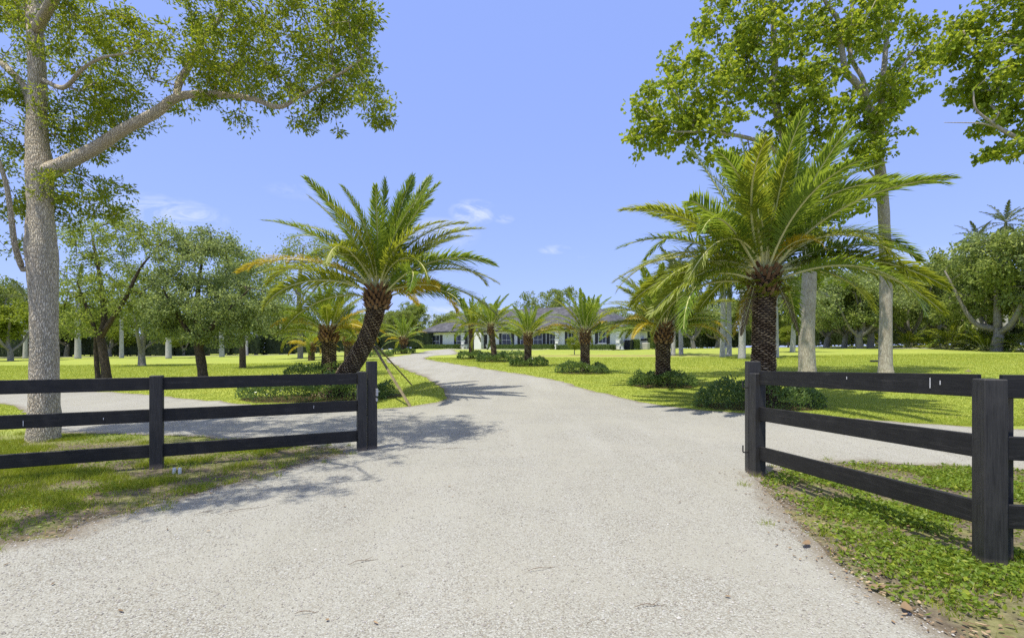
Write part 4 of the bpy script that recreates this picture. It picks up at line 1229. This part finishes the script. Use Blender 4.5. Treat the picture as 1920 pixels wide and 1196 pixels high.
GL, GR, GB = 'trees along the far edge of the left lawn', 'trees along the far edge of the right lawn', 'trees around the house'
for a in [('lime', 'bright green low tree at the far left edge, left of the oak trunk', 20, 52, 1.0, .3, GL), ('round', 'darker tree filling the gap left of the oak trunk behind the bright one', -10, 62, 1.1, 1.0, GL, 1.2),
          ('round', 'far tree just right of the oak trunk', 125, 70, 1.0, 2.2, GL), ('lime', 'light green far tree left of the forked pale tree', 205, 68, 1.0, 4.0, GL), ('broad', 'broad far tree behind the forked pale tree', 300, 74, .9, .5, GL),
          ('lime', 'light green far tree under the round oak crown', 345, 70, .8, 1.5, GL), ('greyish', 'far tree right of the round oak trunk', 430, 76, .9, 2.5, GL), ('round', 'far tree behind the thin crowned tree', 520, 80, 1.0, .1, GL),
          ('lime', 'yellow green far tree left of the small round date palm', 690, 82, .8, 1.2, GL),
          ('tall', 'dark tree touching the left end of the house', 775, 88, .78, .8, GB), ('broad', 'wide dark tree between the left palm and the house', 725, 92, .85, 2.8, GB), ('greyish', 'tree rising behind the left roof slope', 865, 104, 1.0, .4, GB, 1.0),
          ('broad', 'domed tree rising above the house roof centre', 1025, 106, 1.15, 1.9, GB, 1.3), ('round', 'tree behind the roof right of the domed one', 1110, 102, 1.1, 3.3, GB, 1.1), ('greyish', 'tree behind the right end of the house', 1190, 96, 1.1, 5.0, GB),
          ('greyish', 'dark trunked tree beyond the royal palm pair', 1300, 72, 1.05, .6, GR), ('broad', 'spreading tree beyond the royal palms left of the biggest date palm', 1345, 84, 1.0, 2.0, GR), ('round', 'tree beyond the biggest date palm trunk', 1430, 78, 1.0, 4.1, GR), ('lime', 'low lime green bush tree between the two pale trunks at right', 1478, 66, .45, 1.1, GR),
          ('greyish', 'leftmost spreading grey green tree between the two pale trunks', 1550, 62, 1.12, 3.0, GR), ('round', 'middle tree between the two pale trunks, short leaning stem', 1583, 58, .92, 1.3, GR), ('greyish', 'tree just left of the forked trunk with several pale branches', 1612, 55, 1.0, .9, GR, 1.05), ('round', 'second of the paired stems left of the forked trunk', 1632, 56, 1.08, 2.6, GR),
          ('greyish', 'rounded tree right of the forked trunk', 1705, 58, 1.18, 4.4, GR), ('round', 'tree in the middle of the right hand woodland edge', 1755, 60, 1.2, 5.5, GR, 1.0), ('broad', 'large light green tree at the right edge with a leaning pale trunk', 1868, 46, 1.12, .7, GR, 1.15), ('tall', 'dense dark tree left of the large light green tree at the right edge', 1805, 58, 1.0, 3.7, GR), ('greyish', 'tall tree partly cut by the right edge of the picture', 1955, 44, 1.2, 2.2, GR, 1.15)]:
    far_tree(*a)


# far woods as one mass each
def woods(name, label, items, leafonly=False):
    mb = MB(); wb = MB(); r = np.random.default_rng(len(items))
    root = thing(name, label, 'woods'); root['kind'] = 'stuff'
    for kind, x, y, s, sz in items:
        a = r.uniform(0, 6.28); ca, sa = math.cos(a), math.sin(a); z0 = float(H(x, y))
        for src, dst in ((KT[kind][1], mb), (KT[kind][0], wb)):
            off = 0
            for v in src.v:
                w = np.stack([(v[:, 0] * ca - v[:, 1] * sa) * s + x, (v[:, 0] * sa + v[:, 1] * ca) * s + y, v[:, 2] * s * sz + z0], 1)
                dst.v.append(w.astype(np.float32)); dst.a.append(np.zeros(len(w), np.float32))
            for q, mi in zip(src.f, src.mi):
                dst.f.append(q + dst.n); dst.mi.append(0)
            dst.n += src.n
    for o in (mb.build('foliage', M['far_leaf'], root), wb.build('trunks', M['grey_bark'], root, True)):
        o['kind'] = 'stuff'


r_ = np.random.default_rng(9)
ks = ['round', 'broad', 'tall', 'greyish']
woods('far_woods', 'far belt of trees closing the left lawn behind the hedge', [(ks[i % 4], -112 + i * 6.6 + r_.normal(0, 1), 84 + r_.uniform(-3, 8) + max(0, i - 13) * 2.5, r_.uniform(.7, .9), r_.uniform(.85, 1.1)) for i in range(16)])
woods('back_woods', 'far belt of trees behind the house and the royal palms', [(ks[i % 4], -40 + i * 6.0 + r_.normal(0, 1), 118 - i * 1.3 + r_.uniform(-3, 6), r_.uniform(.85, 1.05), r_.uniform(.75, .95)) for i in range(24)])
woods('right_woods', 'dense belt of trees closing the right lawn beyond the gravel path', [(ks[i % 4], 42 + i * 4.6 + r_.normal(0, 1), 70 - i * 1.0 + r_.uniform(-2, 6), r_.uniform(1.0, 1.3), r_.uniform(.95, 1.1)) for i in range(13)])


# ---------------------------------------------------------------- hedges and shrubs
def leafy_box(mb, c, s, rz, n, ln, wd, rough=.06):
    r = rng; u = r.uniform(-1, 1, (n, 3)); ax = r.integers(0, 5, n)
    for i_, (k, sg) in enumerate(((0, 1), (0, -1), (1, 1), (1, -1), (2, 1))):
        u[ax == i_, k] = sg
    u = u * (1 - np.abs(r.normal(0, rough, (n, 1)))); P_ = u * np.array(s) / 2
    ca, sa = math.cos(rz), math.sin(rz)
    W = np.stack([P_[:, 0] * ca - P_[:, 1] * sa + c[0], P_[:, 0] * sa + P_[:, 1] * ca + c[1], P_[:, 2] + c[2]], 1)
    leaves(mb, W, r.normal(0, 1, (n, 3)), ln, wd)
    box(mb, c, tuple(x * .86 for x in s), rz)


def hedge(label, x, y, L, w, h, rz, n, ln=.10, wd=.07, mat='hedge_leaf', group=None, name='hedge'):
    mb = MB(); leafy_box(mb, (0, 0, h / 2), (L, w, h), 0, n, ln, wd)
    o = mb.build(name, M[mat]); o.location = (x, y, float(H(x, y))); o.rotation_euler = (0, 0, rz)
    return tag(o, label, 'hedge', group)


mb = MB()
for i in range(26):
    x = -105 + i * 3.8; y = 70.5 + max(0, (x + 40)) * .25 + rng.normal(0, .3)
    leafy_box(mb, (x, y, float(H(x, y)) + 1.3), (4.2, 1.8, 2.7 + rng.normal(0, .2)), .1, 700, .32, .2)
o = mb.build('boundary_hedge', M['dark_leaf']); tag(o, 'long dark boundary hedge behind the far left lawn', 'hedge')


mb = MB()
for i in range(24):
    x = 4 + i * 3.7; y = 100 - i * 1.35 + rng.normal(0, .4)
    hh = 3.2 + (1.6 if i > 9 else 0) + rng.normal(0, .4)
    leafy_box(mb, (x, y, float(H(x, y)) + hh / 2 - .1), (4.2, 2.2, hh), -.3, 800, .36, .24, .12)
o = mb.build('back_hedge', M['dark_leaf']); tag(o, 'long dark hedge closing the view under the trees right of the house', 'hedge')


def mound(mb, r, cx, cy, rx, ry, h, n, ln, wd, hole=.0):
    a = r.uniform(0, 2 * math.pi, n); q = np.sqrt(r.uniform(hole, 1, n)); el_ = r.uniform(0, 1, n)
    edge_ = r.random(n) < .35; q = np.where(edge_, r.uniform(.9, 1.03, n), q)
    bl = 1 + .10 * np.sin(a * 3 + r.uniform(0, 6)) + .07 * np.sin(a * 8 + 1)
    lump = vnoise(np.stack([np.cos(a) * q * rx, np.sin(a) * q * ry], 1), 5.5, int(r.integers(999)))
    hh = h * 1.2 * (1 - q ** 8 * .35) * (.55 + .55 * lump)
    z = np.where(edge_, hh * r.uniform(0, 1, n), hh * (.55 + .45 * el_ ** .5))
    P_ = np.stack([cx + np.cos(a) * q * rx * bl, cy + np.sin(a) * q * ry * bl, z], 1)
    D = np.stack([np.cos(a) * q, np.sin(a) * q, np.full(n, .9)], 1) + r.normal(0, .6, (n, 3))
    leaves(mb, P_, D, ln, wd, .15)


def bed(label, px, Y, rx, ry, h, n, ln, dy=-.0, group='low shrub beds ringing the date palms', dx=0):
    b = at(px, 700, Y); r = np.random.default_rng(int(px)); x, y = b[0] + dx, b[1] + dy
    o = thing('shrub_bed', label, 'shrubs', (x, y, float(H(x, y))), 0, group)
    mb = MB(); mound(mb, r, 0, 0, rx, ry, h, n, ln, ln * .5, 0.0)
    mb.build('foliage', M['shrub_leaf'], o)
    mm = MB(); th = np.arange(40) / 40 * 2 * math.pi; k = 1.12 + .05 * np.sin(th * 5) + r.normal(0, .03, 40)
    V = np.stack([np.cos(th) * rx * k, np.sin(th) * ry * k], 1); Vi = V * .5
    allv = np.concatenate([V, Vi, [[0, 0]]]); zz = H(allv[:, 0] + x, allv[:, 1] + y) - float(H(x, y)) + .014
    i = np.arange(40); j = (i + 1) % 40
    mm.add(np.column_stack([allv, zz]), [np.stack([i, j, 40 + j, 40 + i], 1), np.stack([40 + i, 40 + j, np.full(40, 80)], 1)])
    mm.build('mulch', M['mulch'], o)
    return o


bed('wide low shrub bed around the biggest date palm behind the right fence', 1428, 13.4, 1.5, .75, .55, 5200, .085, 0)
bed('dark low shrubs ringing the medium date palm on the right lawn', 1243, 18.4, 1.08, .8, .42, 3600, .085)
bed('low shrub ring under the date palm before the right house wing', 1095, 24.4, 1.15, .85, .42, 3000, .095)
bed('low shrub ring under the stiff upright date palm', 991, 29.9, 1.05, .8, .42, 2600, .10)
bed('low shrub ring under the leaning slender date palm', 929, 34.6, 1.1, .8, .45, 2400, .11)
bed('low shrub ring under the farthest date palm of the row', 886, 38.6, 1.15, .9, .45, 2200, .12)
bed('bright leafy shrub bed around the leaning date palm behind the left fence', 600, 15.6, 2.2, .95, .52, 8500, .08, .1)
bed('shrub clump around the short upright date palm on the left', 600, 24.0, 1.5, .9, .5, 3000, .10)
bed('low shrub ring under the small round date palm far left of the house', 757, 51, 1.1, .9, .45, 1500, .14)
bed('small low shrub clump on the lawn left of the drive bend', 712, 46, 1.0, .8, .42, 1300, .14)
bed('low shrub ring behind the slender date palm, in front of the door', 958, 40.5, 1.3, .9, .42, 2000, .12)


# ---------------------------------------------------------------- house
zg = 1.62
hrz = math.atan2(HU[1], HU[0])
house = thing('house', 'low white house with grey hip roof and dark shutters at the end of the drive', 'house', (HP0[0], HP0[1], zg), hrz)
# local frame: x runs along the front to the left, y runs OUT towards the drive (so the house lies at y < 0)
def hpart(name, mb, mats, parent=None, smooth=False):
    return mb.build(name, mats, parent or house, smooth)


mb = MB()
box(mb, (4.0, -5.5, 1.2), (8.0, 11.0, 3.0))
box(mb, (15.75, -6.6, 1.197), (15.49, 9.8, 2.994))
box(mb, (27.35, -6.0, 1.2), (7.7, 10.0, 3.0))
hpart('wall', mb, M['wall'])


def hip(mb, x0, x1, y0, y1, z, h, ov=.6):
    x0 -= ov; x1 += ov; y0 -= ov; y1 += ov; ru = (y1 - y0) / 2
    if x1 - x0 > y1 - y0:
        a, b = (x0 + ru, (y0 + y1) / 2), (x1 - ru, (y0 + y1) / 2)
        t = [(*a, z + h), (*b, z + h)]; f4 = [[0, 1, 5, 4], [2, 3, 4, 5]]; f3 = [[1, 2, 5], [3, 0, 4]]
    else:
        ru = (x1 - x0) / 2; a, b = ((x0 + x1) / 2, y0 + ru), ((x0 + x1) / 2, y1 - ru)
        t = [(*a, z + h), (*b, z + h)]; f4 = [[1, 2, 5, 4], [3, 0, 4, 5]]; f3 = [[0, 1, 4], [2, 3, 5]]
    v = [(x0, y0, z), (x1, y0, z), (x1, y1, z), (x0, y1, z)] + t
    mb.add(v, [np.array(f4), np.array(f3)])
    return x0, x1, y0, y1


rm, fm, sm = MB(), MB(), MB()
for (a, b, c, d, hh, e) in ((0, 8, -11, 0, 2.6, 0.0), (3.5, 31.2, -11.3, -1.7, 3.3, .012), (23.5, 31.2, -11, -1.0, 2.5, .024)):
    x0, x1, y0, y1 = hip(rm, a, b, c, d, 2.70 + e, hh)
    box(sm, ((x0 + x1) / 2, (y0 + y1) / 2, 2.58 + e), (x1 - x0 - .06, y1 - y0 - .06, .04))
    for (cx, cy, sx, sy) in (((x0 + x1) / 2, y0, x1 - x0 + .05, .05), ((x0 + x1) / 2, y1, x1 - x0 + .05, .05), (x0, (y0 + y1) / 2, .05, y1 - y0 - .05), (x1, (y0 + y1) / 2, .05, y1 - y0 - .05)):
        box(fm, (cx, cy, 2.63 + e), (sx, sy, .20))
roof = hpart('roof', rm, M['roof']); hpart('gutter', fm, M['charcoal'], roof); hpart('soffit', sm, M['soffit'], roof)


def window(cx, y, w, h, z, sh=.42, cols=2, shutters=(1, 1), label=None):
    mb = MB(); f = .06
    for sx in (-1, 1): box(mb, (cx + sx * (w / 2), y + .03, z), (f, .08, h))
    for sz_ in (-1, 1): box(mb, (cx, y + .03, z + sz_ * (h / 2)), (w + f, .083, f))
    box(mb, (cx, y + .028, z), (w - f, .05, .045))
    for c in range(1, cols): box(mb, (cx - w / 2 + w * c / cols, y + .026, z), (.035, .04, h - f))
    wo = hpart('window', mb, M['frame_white'])
    gm_ = MB(); box(gm_, (cx, y + .012, z), (w - .02, .02, h - .02)); hpart('pane', gm_, M['glass'], wo)
    sl = MB(); box(sl, (cx, y + .07, z - h / 2 - .055), (w + .2, .12, .05)); hpart('sill', sl, M['white'], wo)
    for s_, on in zip((-1, 1), shutters):
        if not on: continue
        sb = MB(); x = cx + s_ * (w / 2 + f / 2 + sh / 2 + .01)
        box(sb, (x, y + .03, z - .02), (sh, .05, h + .14), 0, .01)
        for q in range(14): box(sb, (x, y + .06, z - h / 2 + .05 + q * (h - .1) / 13), (sh - .12, .016, .05))
        hpart('shutter', sb, M['charcoal'])


def aloc(px, b):                                            # along-front coordinate of a picture column on the plane b behind the front
    k = (px - 960) / F; p = HP0 + b * HV
    return (p[0] - k * p[1]) / (-HU[0] + k * HU[1])


window(aloc(1072, 0), 0, .95, 1.45, 1.58)
window(aloc(1129.5, 0), 0, .95, 1.45, 1.58)
for px, w in ((1037, .9), (1009, 1.3), (984, 1.3), (950, 1.45)):
    window(aloc(px, 1.7), -1.7, w, 1.72, 1.42, .45, 2)
for px in (864, 818):
    window(aloc(px, 1.0), -1.0, 1.35, 1.75, 1.35, .5, 2)
da = aloc(909.5, 1.7)
mb = MB(); box(mb, (da, -1.67, 1.1), (1.0, .06, 2.2), 0, .01)
dr = hpart('door', mb, M['door'])
mb = MB(); tube(mb, [(da - .4, -1.62, 1.0), (da - .4, -1.58, 1.0), (da - .4, -1.58, 1.2)], [.015] * 3, 8); hpart('handle', mb, M['metal'], dr)
mb = MB()
for s_ in (-1, 1): box(mb, (da + s_ * .58, -1.62, 1.15), (.14, .16, 2.4))
box(mb, (da, -1.62, 2.28), (1.02, .15, .14)); hpart('door_surround', mb, M['white'])
mb = MB(); box(mb, (aloc(896, 1.2), -1.3, 1.2), (1.5, .8, 2.6)); hpart('porch_pier', mb, M['wall'])
for a, y in ((.02, .02), (7.98, .02), (31.18, -.98), (23.52, -.98)):
    mb = MB()
    for q in range(7): box(mb, (a, y, .25 + q * .36), ((.62 if q % 2 else .44), (.44 if q % 2 else .62), .30), 0, .015)
    hpart('quoin', mb, M['white'])

W2 = lambda a, b: tuple(HP0 + a * HU + b * HV)
def at_house(o, a, b, z=None, rz=0):
    x, y = W2(a, b); o.location = (x, y, float(H(x, y)) if z is None else z); o.rotation_euler = (0, 0, hrz + rz); return o


for a0, a1, b, lab in ((.1, 7.6, -.9, 'clipped hedge under the right wing windows of the house'), (8.4, 18.3, .8, 'clipped hedge under the centre windows of the house'), (23.6, 32.2, .1, 'clipped hedge under the left wing windows of the house')):
    x, y = W2((a0 + a1) / 2, b); L = a1 - a0
    hedge(lab, x, y, L, .8, .62, hrz, int(L * 420), .11, .07, group='clipped hedges along the house front')

# bins, air conditioner and planting at the right end
def bin_(label, a, b, s=1.0):
    o = thing('wheelie_bin', label, 'bin', (0, 0, 0), 0, 'bins at the house corner'); at_house(o, a, b)
    mb = MB()
    v = [(x * sx, y * sy, z) for z, sx, sy in ((.06, .24, .27), (.95, .30, .35)) for x, y in ((-1, -1), (1, -1), (1, 1), (-1, 1))]
    mb.add(v, np.array([[0, 3, 2, 1], [4, 5, 6, 7], [0, 1, 5, 4], [1, 2, 6, 5], [2, 3, 7, 6], [3, 0, 4, 7]])); mb.build('body', M['bin'], o)
    mb = MB(); box(mb, (0, 0, .99), (.66, .76, .06), 0, .02); mb.build('lid', M['bin'], o)
    for sx in (-1, 1):
        mb = MB(); tube(mb, [(sx * .2, -.3, .09), (sx * .26, -.3, .09)], [.09, .09], 12); mb.build('wheel', M['iron'], o)
    o.scale = (s,) * 3
    return o


bin_('dark wheelie bin at the right corner of the house, left of the clipped bush', -.55, 1.9, 1.15)
bin_('second dark wheelie bin half hidden behind the bush at the house corner', -.5, 2.6, 1.0)
mb = MB(); leafy_box(mb, (0, 0, .62), (.9, .9, 1.24), 0, 800, .12, .08)
o = mb.build('clipped_bush', M['hedge_leaf']); at_house(o, -.9, 3.4); tag(o, 'square clipped bush beside the bins at the end wall of the house', 'bush')
o = thing('air_conditioner', 'beige air conditioning unit outside the end wall of the house', 'air conditioner'); at_house(o, -1.0, 6.8)
mb = MB(); box(mb, (0, 0, .42), (.95, .95, .84), 0, .04)
for q in range(9): box(mb, (0, 0, .12 + q * .075), (.965, .965, .02))
mb.build('casing', M['beige_metal'], o)
mb = MB(); tube(mb, [(0, 0, .84), (0, 0, .88)], [.40, .38], 20); mb.build('fan_grille', M['iron'], o)
mb = MB(); box(mb, (0, 0, 1.0), (.85, .85, .28), 0, .03); o = mb.build('generator_hood', M['charcoal']); at_house(o, -.4, 8.6); o.location.z += .25
mb2 = MB(); box(mb2, (0, 0, .42), (.8, .8, .9), 0, .03); mb2.build('base', M['beige_metal'], o)
tag(o, 'black topped equipment cabinet behind the beige air conditioner', 'equipment cabinet')
mb = MB(); leafy_box(mb, (0, 0, .72), (1.2, 1.2, 1.45), 0, 900, .12, .08)
o = mb.build('clipped_bush', M['hedge_leaf']); at_house(o, -.9, 9.2); tag(o, 'square clipped bush right of the air conditioner', 'bush')
o = thing('garden_statue', 'slim grey garden ornament at the right corner of the house', 'statue'); at_house(o, -.35, .1)
mb = MB(); tube(mb, [(0, 0, 0), (0, 0, .12), (0, 0, .14), (0, 0, .75), (0, 0, .8)], [.30, .30, .22, .20, .26], 14); mb.build('pedestal', M['stone_grey'], o, True)
mb = MB(); tube(mb, [(0, 0, .8), (0, 0, 1.0), (0, 0, 1.2), (0, 0, 1.35), (0, 0, 1.45), (0, 0, 1.58)], [.14, .12, .15, .06, .09, .05], 12); mb.build('figure', M['stone_grey'], o, True)


def small_tree(label, px, Y, h, w, leafm, n):
    b = at(px, 660, Y); t = Tree(int(px)); z = float(H(b[0], b[1])); o_ = np.array([b[0], b[1], z])
    t.limb([o_ + [0, 0, -.1], o_ + [0, 0, .3], o_ + [.02, 0, h * .5]], [.05, .045, .02])
    t.grow(ell(t.r, o_ + [0, 0, h * .66], (w / 2, w / 2, h * .36), n), seg=.25, tip=.007, first=3)
    return finish(label, 'ornamental_shrub', 'shrub', t, tuple(o_), 'grey_bark', leafm, 30, .2, .09, .055)


small_tree('small lime green ornamental shrub on the lawn before the right house wing', 1077, 47, 1.75, 1.35, 'lime_leaf', 60)
for px, lab in ((875, 'grey planter urn left of the porch'), (915, 'grey planter urn beside the front door')):
    a = aloc(px, .8); mb = MB(); tube(mb, [(0, 0, 0), (0, 0, .08), (0, 0, .12), (0, 0, .5), (0, 0, .62), (0, 0, .66)], [.2, .2, .14, .34, .30, .34], 16)
    o = mb.build('planter_urn', M['stone_grey'], smooth=True); at_house(o, a, .8); tag(o, lab, 'planter', 'urns at the front door')

# ---------------------------------------------------------------- right woodland understorey and small things
def under_palm(label, px, Y, L, n, seed, h=.3):
    rr = np.random.default_rng(seed); b = at(px, 660, Y); o = thing('bushy_palm', label, 'palm bush', (b[0], b[1], float(H(b[0], b[1]))), 0, 'bushy palms at the right woodland edge')
    for q in range(n):
        a = rr.uniform(0, 6.28); put_frond(o, FROND_S, a, R(rr.uniform(15, 82)), R(rr.uniform(40, 90)), L * rr.uniform(.75, 1.15), 'frond_olive' if rr.random() < .6 else 'lime_leaf' if rr.random() < .3 else None, (math.cos(a) * .3, math.sin(a) * .3, h * rr.random()))
    return o


for i, (px, Y, L, n, lab) in enumerate([(1700, 57, 2.2, 22, 'bushy low palm just right of the forked trunk at the wood edge'), (1735, 56, 2.0, 20, 'dark bushy palm at the foot of the woodland, second from left'), (1780, 52, 2.5, 24, 'feathery palm bush in the middle of the right woodland edge'),
                                     (1822, 50, 2.4, 26, 'bright palm bush left of the leaning pale trunk'), (1850, 47, 2.1, 26, 'bright palm bush in front of the leaning pale trunk'), (1890, 47, 2.3, 26, 'wide palm bush right of the leaning pale trunk'), (1925, 45, 2.3, 22, 'palm bush cut by the right edge of the picture'), (1655, 60, 2.0, 16, 'palm bush hidden behind the forked pale trunk')]):
    under_palm(lab, px, Y, L * 1.3, n + 6, 400 + i)
royal('tall royal palm rising over the trees at the right edge', 1885, 60, 13.4, .22, 91, n=16, group='royal palms in the right woodland')
royal('shorter royal palm over the trees left of the tall one at the right edge', 1835, 64, 12.3, .2, 92, n=16, group='royal palms in the right woodland')
under_palm('young palm with fanned fronds growing against the dark wood', 1795, 56, 2.4, 18, 93, 2.2)

o = thing('valve_box', 'small dark utility box on the right lawn between the two pale trunks', 'utility box'); x, y = G(1640, 679); o.location = (x, y, float(H(x, y)))
mb = MB(); box(mb, (0, 0, .05), (.42, .3, .12), .1, .02); mb.build('body', M['charcoal'], o)
mb = MB(); box(mb, (0, 0, .118), (.36, .24, .012), .1, .004); mb.build('lid', M['iron'], o)
x, y = G(1815, 697); mb = MB(); tube(mb, [(0, 0, 0), (0, 0, .04), (0, 0, .06)], [.12, .11, .05], 12); tube(mb, [(.0, 0, .05), (.02, .01, .11)], [.02, .015], 6)
o = mb.build('sprinkler_head', M['twig']); o.location = (x, y, float(H(x, y))); tag(o, 'small brown sprinkler head on the lawn behind the right fence', 'sprinkler')

# ---------------------------------------------------------------- light, sky, camera
EL = R(73); sd = Vector((-.74, -.67, 0)).normalized()
sun = bpy.data.lights.new('sun', 'SUN'); sun.energy = 3.3; sun.angle = R(.55); sun.color = (1, .94, .83)
so = bpy.data.objects.new('sun', sun); COL.objects.link(so)
dirv = Vector((sd.x * math.cos(EL), sd.y * math.cos(EL), math.sin(EL)))
so.rotation_euler = (-dirv).to_track_quat('-Z', 'Y').to_euler(); so.location = dirv * 60

w = bpy.data.worlds.new('World'); sc.world = w; w.use_nodes = True
t = w.node_tree; t.nodes.clear(); k = NT(t)
sky = t.nodes.new('ShaderNodeTexSky'); sky.sky_type = 'NISHITA'; sky.sun_disc = False
sky.sun_elevation = EL; sky.sun_rotation = math.atan2(sd.x, sd.y); sky.altitude = 0; sky.air_density = 1.0; sky.dust_density = .6; sky.ozone_density = 1.5
co = t.nodes.new('ShaderNodeTexCoord').outputs['Generated']
cl = None
for (px, py, sx, sy, amt) in [(888, 398, .050, .026, 1.0), (820, 440, .085, .035, .8), (300, 398, .10, .030, .9), (1040, 468, .035, .010, .6), (945, 411, .022, .010, .5), (1085, 482, .03, .008, .4), (560, 360, .06, .016, .25), (1550, 520, .10, .03, .5), (860, 590, .18, .018, .8), (1790, 480, .10, .02, .4)]:
    d = Vector(((px - 960) / F, 1, -(py - HZ) / F)).normalized()
    rt = Vector((d.y, -d.x, 0)).normalized(); up = rt.cross(d)
    a = k.n('ShaderNodeVectorMath', _operation='DOT_PRODUCT', i0=co, i1=tuple(rt / sx)).outputs['Value']
    b = k.n('ShaderNodeVectorMath', _operation='DOT_PRODUCT', i0=co, i1=tuple(up / sy)).outputs['Value']
    f = k.n('ShaderNodeVectorMath', _operation='DOT_PRODUCT', i0=co, i1=tuple(d)).outputs['Value']
    q = k.math('ADD', k.math('MULTIPLY', a, a), k.math('MULTIPLY', b, b))
    m_ = k.math('MULTIPLY', k.math('SUBTRACT', 1.0, q, True), amt)
    m_ = k.math('MULTIPLY', m_, k.math('GREATER_THAN', f, 0.0))
    cl = m_ if cl is None else k.math('MAXIMUM', cl, m_)
nz = k.noise(k.mapping(co, (1, 1, 2.6)), 13, 9, .68, 1.1)
cl = k.math('MULTIPLY', cl, k.ramp(nz, [(.40, 0.0), (.72, 1.0)]), True)
skc = k.n('ShaderNodeHueSaturation', Hue=.508, Saturation=.82, Value=1.0, Fac=1.0, Color=sky.outputs[0]).outputs[0]
skc = k.mix(.65, skc, (2.05, 3.05, 7.3))
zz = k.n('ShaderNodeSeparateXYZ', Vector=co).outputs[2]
zenith_fill = k.n('ShaderNodeMapRange', Value=zz, i1=.58, i2=.9, i3=0.0, i4=1.0).outputs[0]
skc = k.mix(zenith_fill, skc, (4.6, 4.7, 5.0))          # whiter sky overhead, out of view, added as neutral fill light
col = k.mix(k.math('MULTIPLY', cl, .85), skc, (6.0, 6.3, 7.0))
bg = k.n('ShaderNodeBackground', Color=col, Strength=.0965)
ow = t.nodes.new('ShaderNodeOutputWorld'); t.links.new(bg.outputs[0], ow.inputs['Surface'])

cam = bpy.data.cameras.new('camera'); cam.sensor_width = 36; cam.lens = 18.0; cam.clip_end = 2000; cam.clip_start = .05
cam.shift_y = (HZ - 598) / 1920
co_ = bpy.data.objects.new('camera', cam); COL.objects.link(co_); co_.location = (0, 0, CH); co_.rotation_euler = (R(90), 0, 0)
sc.camera = co_
sc.view_settings.view_transform = 'Standard'; sc.view_settings.look = 'None'; sc.view_settings.exposure = 0.8; sc.view_settings.gamma = 1
sc.render.engine = 'CYCLES'
sc.cycles.use_denoising = False
sc.cycles.max_bounces = 9; sc.cycles.transmission_bounces = 6; sc.cycles.diffuse_bounces = 6
